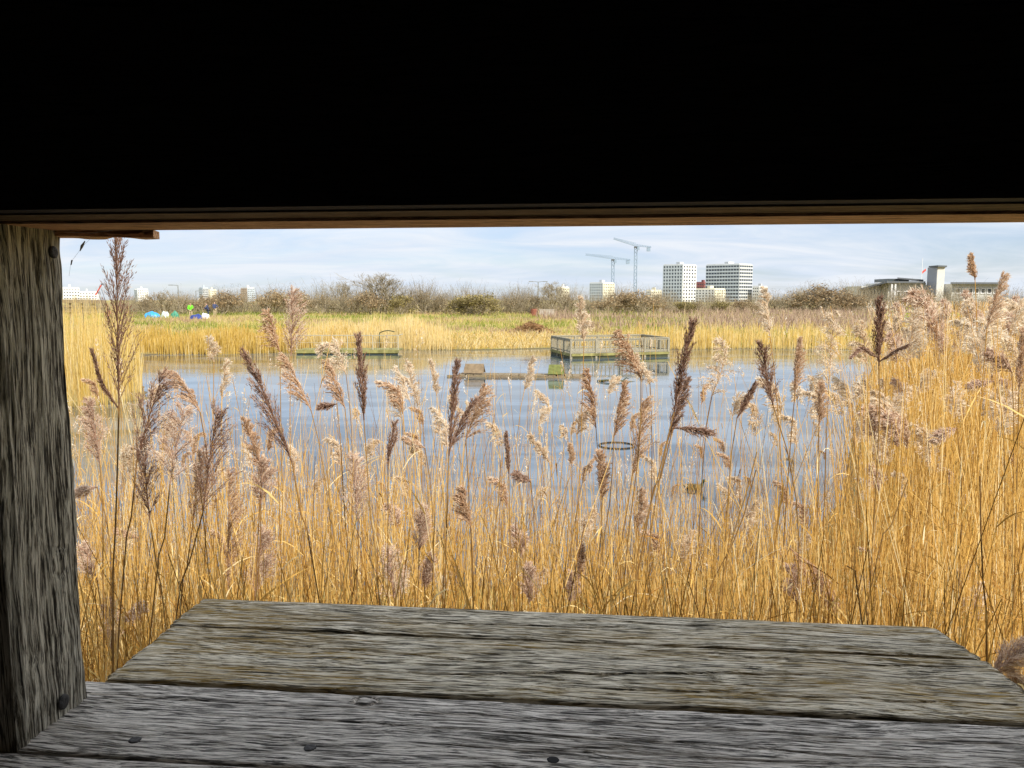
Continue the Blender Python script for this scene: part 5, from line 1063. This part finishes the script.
heap(206.5, 317, .95, .6, .66, M_wh, 'white sack lying at the feet of the dark clad people', 5, 'sack', 'sack', 85.5)

SKIN = simple('skin', (.45, .28, .2), .6, .05)
def skin_mesh(name, verts, edges, rad, mat, parent, root_i=0):
    me = bpy.data.meshes.new(name); me.from_pydata([tuple(v) for v in verts], edges, []); me.materials.append(mat); o = link(name, me, parent)
    sk = o.modifiers.new('skin', 'SKIN'); sk.use_smooth_shade = True
    for i, rr in enumerate(rad): me.skin_vertices[0].data[i].radius = rr if isinstance(rr, tuple) else (rr, rr); me.skin_vertices[0].data[i].use_root = (i == root_i)
    ss = o.modifiers.new('sub', 'SUBSURF'); ss.levels = 1; ss.render_levels = 1; return o
def person(px, dd, label, top, legs, rz=0.0, pose='stand', hair=(.03, .02, .015), H=1.75):
    x = (px - 512) / F * dd; z0 = gz1(x, dd); t = thing('person', label, 'person', (x, dd, z0), rz); k = H / 1.75
    fw = {'stand': 0.0, 'bend': .12}[pose]
    hip = (0, 0, .92); ch = (0, -fw * .8, 1.28); nk = (0, -fw * 1.4, 1.48 - fw * .3); hd = (0, -fw * 1.8, 1.60 - fw * .4); ht = (0, -fw * 1.8, 1.70 - fw * .4)
    V = [hip, ch, nk, hd, ht]; E = [(0, 1), (1, 2), (2, 3), (3, 4)]; RR = [(.15, .11), (.17, .11), .055, (.085, .10), .07]
    Lg = []
    for s_ in (-1, 1):
        a0 = len(V); sh = (s_ * .19, ch[1] * 1.1, 1.40 - fw * .2); el = (s_ * .27, ch[1] - .05 - (.15 if s_ > 0 else .02), 1.12); wr = (s_ * .20, el[1] - .16, .98 + (.12 if s_ > 0 else -.06)); ha = (s_ * .19, wr[1] - .08, wr[2] - .03)
        V += [sh, el, wr, ha]; E += [(1, a0), (a0, a0 + 1), (a0 + 1, a0 + 2), (a0 + 2, a0 + 3)]; RR += [.06, .045, .032, .035]
        b0 = len(V); V += [(s_ * .10, 0, .86), (s_ * .11, -.03 * (s_ > 0), .48), (s_ * .12, .04, .07), (s_ * .13, -.10, .04)]; E += [(0, b0), (b0, b0 + 1), (b0 + 1, b0 + 2), (b0 + 2, b0 + 3)]; RR += [.095, .065, .042, .04]
        Lg.append((V[b0], V[b0 + 1], V[b0 + 2])); 
        if s_ < 0: armL = (sh, el, wr)
        else: armR = (sh, el, wr)
    V = [tuple(np.array(v) * k) for v in V]
    skin_mesh('body', V, E, RR, SKIN, t)
    sc = lambda p: tuple(np.array(p) * k)
    JV = [sc((0, 0, .84)), sc(ch), sc((0, ch[1] * 1.3, 1.43))] + [sc(p) for p in armL] + [sc(p) for p in armR]
    skin_mesh('jacket', JV, [(0, 1), (1, 2), (1, 3), (3, 4), (4, 5), (1, 6), (6, 7), (7, 8)], [(.185, .14), (.205, .145), (.10, .09), .085, .068, .055, .085, .068, .055], top, t)
    TV = [sc((0, 0, .93))] + [sc(p) for p in Lg[0]] + [sc(p) for p in Lg[1]]
    skin_mesh('trousers', TV, [(0, 1), (1, 2), (2, 3), (0, 4), (4, 5), (5, 6)], [(.165, .125), .11, .082, .062, .11, .082, .062], legs, t)
    hm = simple('hair_%02d' % int(hair[0] * 99), hair, .7, .1)
    skin_mesh('hair', [sc((0, hd[1] + .035, hd[2] + .03)), sc((0, hd[1] + .01, hd[2] + .11))], [(0, 1)], [.098, .082], hm, t)
    return t
M_gj = simple('lime_jacket_cloth', (.16, .68, .02), .7, .1, 5); M_kh = simple('khaki_trouser_cloth', (.42, .34, .22), .8, .1, 5); M_nj = simple('navy_jacket_cloth', (.04, .055, .13), .8, .15, 5); M_bk = simple('dark_trouser_cloth', (.03, .04, .07), .8, .15, 5); M_pk = simple('pink_jacket_cloth', (.55, .17, .17), .8, .15, 5)
person(192, 87, 'person in a bright green jacket and khaki trousers standing on the far bank', M_gj, M_kh, R(20), 'bend')
person(209.5, 86, 'person in dark blue jacket and dark trousers by the white sack', M_nj, M_bk, R(-60), 'bend')
person(216, 90, 'person in a navy jacket and tan trousers, right of the other two', M_nj, M_kh, R(60))
person(109, 66, 'person in a pink red jacket behind the tallest dark plume', M_pk, M_bk, R(90), H=1.7)
# wooden footbridge rail at the left
M_rail = weathered('old_rail_wood', 0, (.42, .34, .22), (.26, .19, .11), (.08, .055, .03), (.2, .15, .06), .4, .4, 5)
d = 62; x0 = (60 - 512) / F * d; z0 = gz1(x0, d); fb = thing('wooden_fence', 'brown wooden post and rail fence with a broad top board, beside the post', 'fence', (x0, d, z0))
zt = 3 + (300 - 300.5) / F * d - z0; Lf = 48 / F * d
mb = MB(); mb.bar((-2, 0, zt), (Lf, 0, zt - .12), .14, .28); mb.build('top_board', M_rail, fb)
for k in range(2): mb = MB(); mb.bar((-2, 0, zt - .42 - .42 * k), (Lf, 0, zt - .50 - .42 * k), .08, .12); mb.build('rail', M_rail, fb)
for k in range(7): mb = MB(); mb.box((-2 + .1 + k * (Lf + 1.8) / 6, .12, (zt - .1) / 2), (.13, .10, zt - .1)); mb.build('fence_post', M_rail, fb)
# white van seen over the reeds
M_carw = simple('white_car_paint', (.8, .8, .8), .3, .03); M_tyre = simple('tyre_rubber', (.02, .02, .02), .8, .2)
d = 108.; x0 = (875.5 - 512) / F * d; z0 = gz1(x0, d); cv = thing('parked_car', 'white parked car half hidden behind the reeds below the white building', 'car', (x0, d, z0), R(4))
mb = MB(); pr = [(-1.3, .35), (-1.32, .75), (-1.15, .95), (-.7, 1.0), (-.35, 1.38), (.65, 1.40), (1.15, .98), (1.3, .9), (1.32, .35)]
n = len(pr); v = [(x, y, z) for y in (-.75, .75) for x, z in pr]; mb.add(v, [tuple(range(n)), tuple(range(2 * n - 1, n - 1, -1))] + [(i, n + i, n + (i + 1) % n, (i + 1) % n) for i in range(n)]); mb.build('body', M_carw, cv)
mb = MB(); mb.add([(-.58, -.77, 1.0), (-.3, -.77, 1.30), (.1, -.77, 1.30), (.1, -.77, 1.0), (-.58, -.74, 1.0), (-.3, -.74, 1.30), (.1, -.74, 1.30), (.1, -.74, 1.0)], [(0, 3, 2, 1), (4, 5, 6, 7), (0, 1, 5, 4), (1, 2, 6, 5), (2, 3, 7, 6), (3, 0, 4, 7)]); mb.build('side_window', M_glassy, cv)
mb = MB(); mb.add([(.18, -.77, 1.0), (.18, -.77, 1.30), (.62, -.77, 1.30), (.95, -.77, 1.0), (.18, -.74, 1.0), (.18, -.74, 1.30), (.62, -.74, 1.30), (.95, -.74, 1.0)], [(0, 3, 2, 1), (4, 5, 6, 7), (0, 1, 5, 4), (1, 2, 6, 5), (2, 3, 7, 6), (3, 0, 4, 7)]); mb.build('side_window', M_glassy, cv)
for x_ in (-.85, .85):
    for y_ in (-.70, .70): mb = MB(); mb.tube([(x_, y_ - .1, .32), (x_, y_ + .1, .32)], .32, 16); mb.build('wheel', M_tyre, cv)

# ------------------------------------------------------------------ jetties, raft, birds
M_deckw = weathered('pale_jetty_wood', 2, (.46, .42, .32), (.32, .28, .20), (.14, .12, .08), (.22, .21, .08), .4, .3, 9)
M_moss = simple('mossy_jetty_edge', (.24, .22, .075), .9, .5, 3, 0, .4); M_wet = simple('wet_mossy_timber_and_shade', (.05, .055, .02), .7, .3, 3)
A = P(571, 358.2, 39.6)[:2]; Bp = P(668.5, 356, 41.2)[:2]; C0 = P(552, 353.5, 43.3)[:2]; D0 = Bp + (C0 - A) 
A = np.array([(571 - 512) / F * 39.8, 39.8]); Bp = np.array([(668.5 - 512) / F * 41.5, 41.5]); C0 = np.array([(552 - 512) / F * 43.6, 43.6]); D0 = Bp + (C0 - A)
dk = thing('railed_deck', 'square wooden dipping deck with a picket railing, standing in the pond', 'jetty', (*A, 0))
rel = lambda p: np.array([p[0] - A[0], p[1] - A[1]])
cs = [rel(A), rel(Bp), rel(D0), rel(C0)]
mb = MB(); mb.prism([tuple(c) for c in cs], .22, .28); mb.build('floor', M_deckw, dk)
mb = MB()
for a, b_ in ((0, 1), (1, 2), (2, 3), (3, 0)):
    p0, p1 = cs[a], cs[b_]; nn = nrm(np.array([(p1 - p0)[1], -(p1 - p0)[0]])) * .045; mb.bar((*(p0 + nn), .20), (*(p1 + nn), .20), .08, .13)
mb.build('mossy_edge_beam', M_moss, dk)
mb = MB()
for a, b_ in ((0, 1), (1, 2), (2, 3), (3, 0)):
    p0, p1 = cs[a], cs[b_]; nn = nrm(np.array([(p1 - p0)[1], -(p1 - p0)[0]])) * -.02; mb.bar((*(p0 + nn), .05), (*(p1 + nn), .05), .08, .16)
mb.build('waterline_beam', M_wet, dk)
for a, b_ in ((0, 1), (1, 2), (2, 3), (3, 0)):
    p0, p1 = cs[a], cs[b_]; ln = np.linalg.norm(p1 - p0); ang = math.atan2(*(p1 - p0)[::-1])
    mb = MB(); mb.bar((*p0, 1.0), (*p1, 1.0), .10, .06); mb.build('handrail', M_deckw, dk)
    mb = MB(); mb.bar((*p0, .93), (*p1, .93), .045, .07); mb.bar((*p0, .36), (*p1, .36), .045, .07); mb.build('rail', M_deckw, dk)
    mb = MB(); n = int(ln / (.19 if (a, b_) != (0, 1) else .24))
    for k in range(1, n): q = p0 + (p1 - p0) * k / n; mb.box((q[0], q[1], .645), (.05, .03, .50), ang)
    mb.build('pickets', M_deckw, dk)
    npst = max(2, int(ln / 1.25))
    for k in range(npst): q = p0 + (p1 - p0) * (k / npst); mb = MB(); mb.box((q[0], q[1], .32), (.11, .11, 1.30), ang); mb.build('post', M_deckw, dk)
# left jetty with wire rail
y0_, y1_ = 43.2, 45.4; xa = (296 - 512) / F * y0_; xb = (398.5 - 512) / F * y0_; wj = xb - xa
jt = thing('wire_railed_jetty', 'low mossy jetty with thin wire railing at the left of the pond', 'jetty', (xa, y0_, 0))
mb = MB(); mb.box((wj / 2, .9, .22), (wj, 1.8, .06)); mb.build('floor', M_moss, jt)
mb = MB(); mb.box((wj / 2, -.04, .15), (wj, .08, .16)); mb.build('edge_beam', M_moss, jt); mb = MB(); mb.box((wj / 2, .02, .03), (wj - .1, .06, .1)); mb.build('waterline_beam', M_wet, jt)
M_wire = simple('galvanised_rail', (.44, .40, .29), .5, .1, 2)
for k in range(5):
    mb = MB(); mb.tube([(.03 + (wj - .06) * k / 4, .05, .0), (.03 + (wj - .06) * k / 4, .05, 1.05)], .028, 8); mb.build('rail_post', M_wire, jt)
mb = MB(); mb.tube([(0, .05, 1.05), (wj, .05, 1.05)], .024, 6); mb.tube([(0, .05, .65), (wj, .05, .65)], .01, 6); mb.tube([(wj, .05, 1.05), (wj, 1.75, 1.05)], .024, 6)
for k in range(1, 48): mb.tube([(wj * k / 48, .05, .25), (wj * k / 48, .05, 1.05)], .005, 4)
mb.build('wire_rail', M_wire, jt)
# dark hooped pipe
jx = (378 - 512) / F * 46; mb = MB(); th = np.linspace(0, 1, 14); mb.tube(np.stack([th * .9, th * 0, 1.05 + .16 * np.sin(th * 2.6) * (1 - th * .3)], -1), .03, 8); mb.tube([(0, 0, .1), (0, 0, 1.05)], .03, 8)
o = mb.build('hoop_rail', M_wet, None, smooth=True, loc=(jx, 46.6, .0)); tag(o, 'dark curved grab rail at the shore end of the mossy jetty', 'rail')

# raft with two nesting shelters
d = 30.5; xr0 = (447 - 512) / F * d; rf_ = thing('nesting_raft', 'long low timber raft with two ridge roofed shelters floating mid pond', 'raft', (xr0, d, 0), R(-7))
M_raft = weathered('raft_wood', 0, (.38, .29, .19), (.22, .165, .10), (.06, .045, .025), (.25, .24, .08), .4, .3, 15)
Lr = 139 / F * d / math.cos(R(7))
mb = MB(); mb.bar((0, 0, .03), (Lr, 0, .03), .14, .07); mb.bar((.5, .75, .03), (Lr - .2, .95, .03), .14, .07); mb.build('float_beam', M_raft, rf_)
mb = MB()
for k in range(16): mb.box((.55 + k * (Lr - 1.0) / 15, .42, .075), ((Lr - 1.0) / 15 - .03, .98, .03), .1 * math.sin(k))
mb.build('deck_boards', M_raft, rf_)
M_shb = simple('weathered_shelter_boards', (.22, .16, .095), .9, .3, 6); M_shg = simple('moss_covered_boards', (.15, .165, .045), .95, .3, 8, 0, .5)
for (xc, w_, mt, lab) in ((1.02, .80, M_shb, 'brown ridge roofed shelter'), (4.25, .62, M_shg, 'moss green ridge roofed shelter')):
    mb = MB(); h = .36; dp = .26
    mb.add([(xc - w_ / 2, .40 - dp, .13), (xc + w_ / 2, .40 - dp, .13), (xc + w_ / 2 - .03, .40, .13 + h), (xc - w_ / 2 + .03, .40, .13 + h), (xc - w_ / 2, .40 + dp, .13), (xc + w_ / 2, .40 + dp, .13),
            (xc - w_ / 2, .43 - dp, .13), (xc + w_ / 2, .43 - dp, .13), (xc + w_ / 2 - .03, .40, .10 + h), (xc - w_ / 2 + .03, .40, .10 + h), (xc - w_ / 2, .37 + dp, .13), (xc + w_ / 2, .37 + dp, .13)],
           [(0, 1, 2, 3), (3, 2, 5, 4), (6, 9, 8, 7), (9, 10, 11, 8), (0, 3, 9, 6), (3, 4, 10, 9), (1, 7, 8, 2), (2, 8, 11, 5), (0, 6, 7, 1), (4, 5, 11, 10)])
    o = mb.build('shelter_roof', mt, rf_); o['label'] = lab
    mb = MB(); mb.add([(xc + w_ / 2 - .06, .43 - dp, .131), (xc + w_ / 2 - .06, .37 + dp, .131), (xc + w_ / 2 - .06, .40, .08 + h), (xc - w_ / 2 + .06, .43 - dp, .131), (xc - w_ / 2 + .06, .37 + dp, .131), (xc - w_ / 2 + .06, .40, .08 + h)], [(0, 1, 2), (3, 5, 4), (0, 3, 4, 1), (1, 4, 5, 2), (2, 5, 3, 0)])
    mb.build('shelter_inner_shade', M_wet, o)  # solid dark fill, the shade under the roof put into its colour
# floating branch right of the raft
d = 28.6; x0 = (598 - 512) / F * d; r = np.random.default_rng(5); th = np.linspace(0, 1, 20)
mb = MB(); mb.tube(np.stack([th * 1.7, -.35 * np.sin(th * 3.1) + .4 * th, .02 + .05 * np.sin(th * 5)], -1), np.linspace(.05, .02, 20), 7); mb.tube([(.9, -.1, .03), (1.1, .3, .12), (1.25, .6, .05)], [.03, .02, .01], 6)
o = mb.build('floating_branch', M_wet, None, smooth=True, loc=(x0, d, 0)); tag(o, 'dark curved branch floating right of the raft', 'branch')
# hoop lying on the water
d = 15.9; x0 = (618 - 512) / F * d; a = np.linspace(0, 2 * math.pi, 41)[:-1]; an = 8; V = []; Fc = []
for k, t in enumerate(a):
    for j in range(an):
        q = 2 * math.pi * j / an; rr = .36 + .014 * math.cos(q); V.append((rr * math.cos(t), rr * 1.0 * math.sin(t), .012 + .014 * math.sin(q)))
Fc = [(k * an + j, ((k + 1) % 40) * an + j, ((k + 1) % 40) * an + (j + 1) % an, k * an + (j + 1) % an) for k in range(40) for j in range(an)]
o = link('hoop', raw_mesh('hoop', V, Fc, M_tyre, smooth=True), None, (x0, d, 0)); tag(o, 'thin black hoop floating flat on the water behind the brown plumes', 'hoop')

def bird(name, label, px, d, L, mats, heading, cat):
    """swimming bird: one lofted skin from tail over body, neck, head to bill"""
    x = (px - 512) / F * d
    k = L / .5
    prof = [(-.25, .085, .006, .004, 0), (-.22, .08, .03, .014, 0), (-.16, .06, .062, .045, 0), (-.08, .045, .088, .072, 0), (0, .038, .096, .082, 0), (.08, .04, .09, .078, 0), (.14, .055, .070, .062, 0),
            (.175, .09, .045, .045, 0), (.19, .125, .030, .032, 1), (.198, .16, .027, .029, 1), (.208, .19, .033, .034, 1), (.228, .207, .035, .034, 1), (.250, .205, .028, .026, 1), (.268, .198, .017, .012, 2), (.29, .192, .016, .007, 2), (.312, .189, .010, .004, 2)]
    pts = np.array([(p[0], 0, p[1]) for p in prof]) * k; T = nrm(np.gradient(pts, axis=0)); n = 14; V = []
    for p, t, q in zip(pts, T, prof):
        sx_ = np.array([0, 1.0, 0]); sy_ = np.cross(t, sx_); sy_ = nrm(sy_)
        V += [p + sx_ * q[2] * k * math.cos(a) + sy_ * q[3] * k * math.sin(a) for a in np.arange(n) * 2 * math.pi / n]
    Fc = [(i * n + j, i * n + (j + 1) % n, (i + 1) * n + (j + 1) % n, (i + 1) * n + j) for i in range(len(prof) - 1) for j in range(n)]; mi = [prof[i + 1][4] for i in range(len(prof) - 1) for j in range(n)]
    Fc += [tuple(range(n))[::-1], tuple((len(prof) - 1) * n + j for j in range(n))]; mi += [0, 2]
    o = link(name, raw_mesh(name, V, Fc, mats, mi=mi, smooth=True), None, (x, d, 0)); o.rotation_euler = (0, 0, heading); return tag(o, label, cat)
M_black = simple('black_plumage', (.018, .018, .02), .7, .2, 30); M_wbill = simple('white_bill', (.75, .72, .68), .5, .05); M_bpl = simple('brown_mottled_plumage', (.13, .095, .035), .8, .6, 40); M_dkg = simple('dark_green_plumage', (.015, .05, .03), .4, .3, 30); M_ybill = simple('yellow_bill', (.45, .36, .06), .5, .1)
bird('coot', 'small black coot swimming left of the raft', 393, 25.8, .36, [M_black, M_black, M_wbill], R(12), 'bird')
bird('duck', 'brown mottled duck swimming half hidden by stems right of the hoop', 697, 12.2, .36, [M_bpl, M_dkg, M_ybill], R(-18), 'duck')

# cobweb threads with a caught seed under the lintel
M_web = simple('grey_thread', (.35, .35, .36), .7, .1, 50)
cw = thing('cobweb', 'thin grey cobweb threads with caught fluff hanging in the upper left corner of the slot', 'cobweb', P(80, 236, .75))
q0 = P(80, 236, .75); mb = MB(); A1 = P(64, 232, .74) - q0; B1 = P(118, 229.5, .75) - q0; mb.tube([A1, (A1 + B1) / 2 + np.array([0, 0, -.0022]), B1], .00022, 4)
A1 = P(99, 232, .75) - q0; B1 = P(83, 246, .75) - q0; C1 = P(71, 262, .74) - q0; mb.tube([P(100, 229, .75) - q0, B1, C1, P(69, 276, .74) - q0], .00010, 4); mb.build('thread', M_web, cw)
mb = MB(); mb.tube([P(85, 241, .75) - q0, P(82, 246, .75) - q0, P(80, 251, .75) - q0], [.0004, .0013, .0004], 6); mb.tube([P(72, 260, .74) - q0, P(71, 265, .74) - q0], [.0007, .0005], 6); mb.build('seed_fluff', M_web, cw)
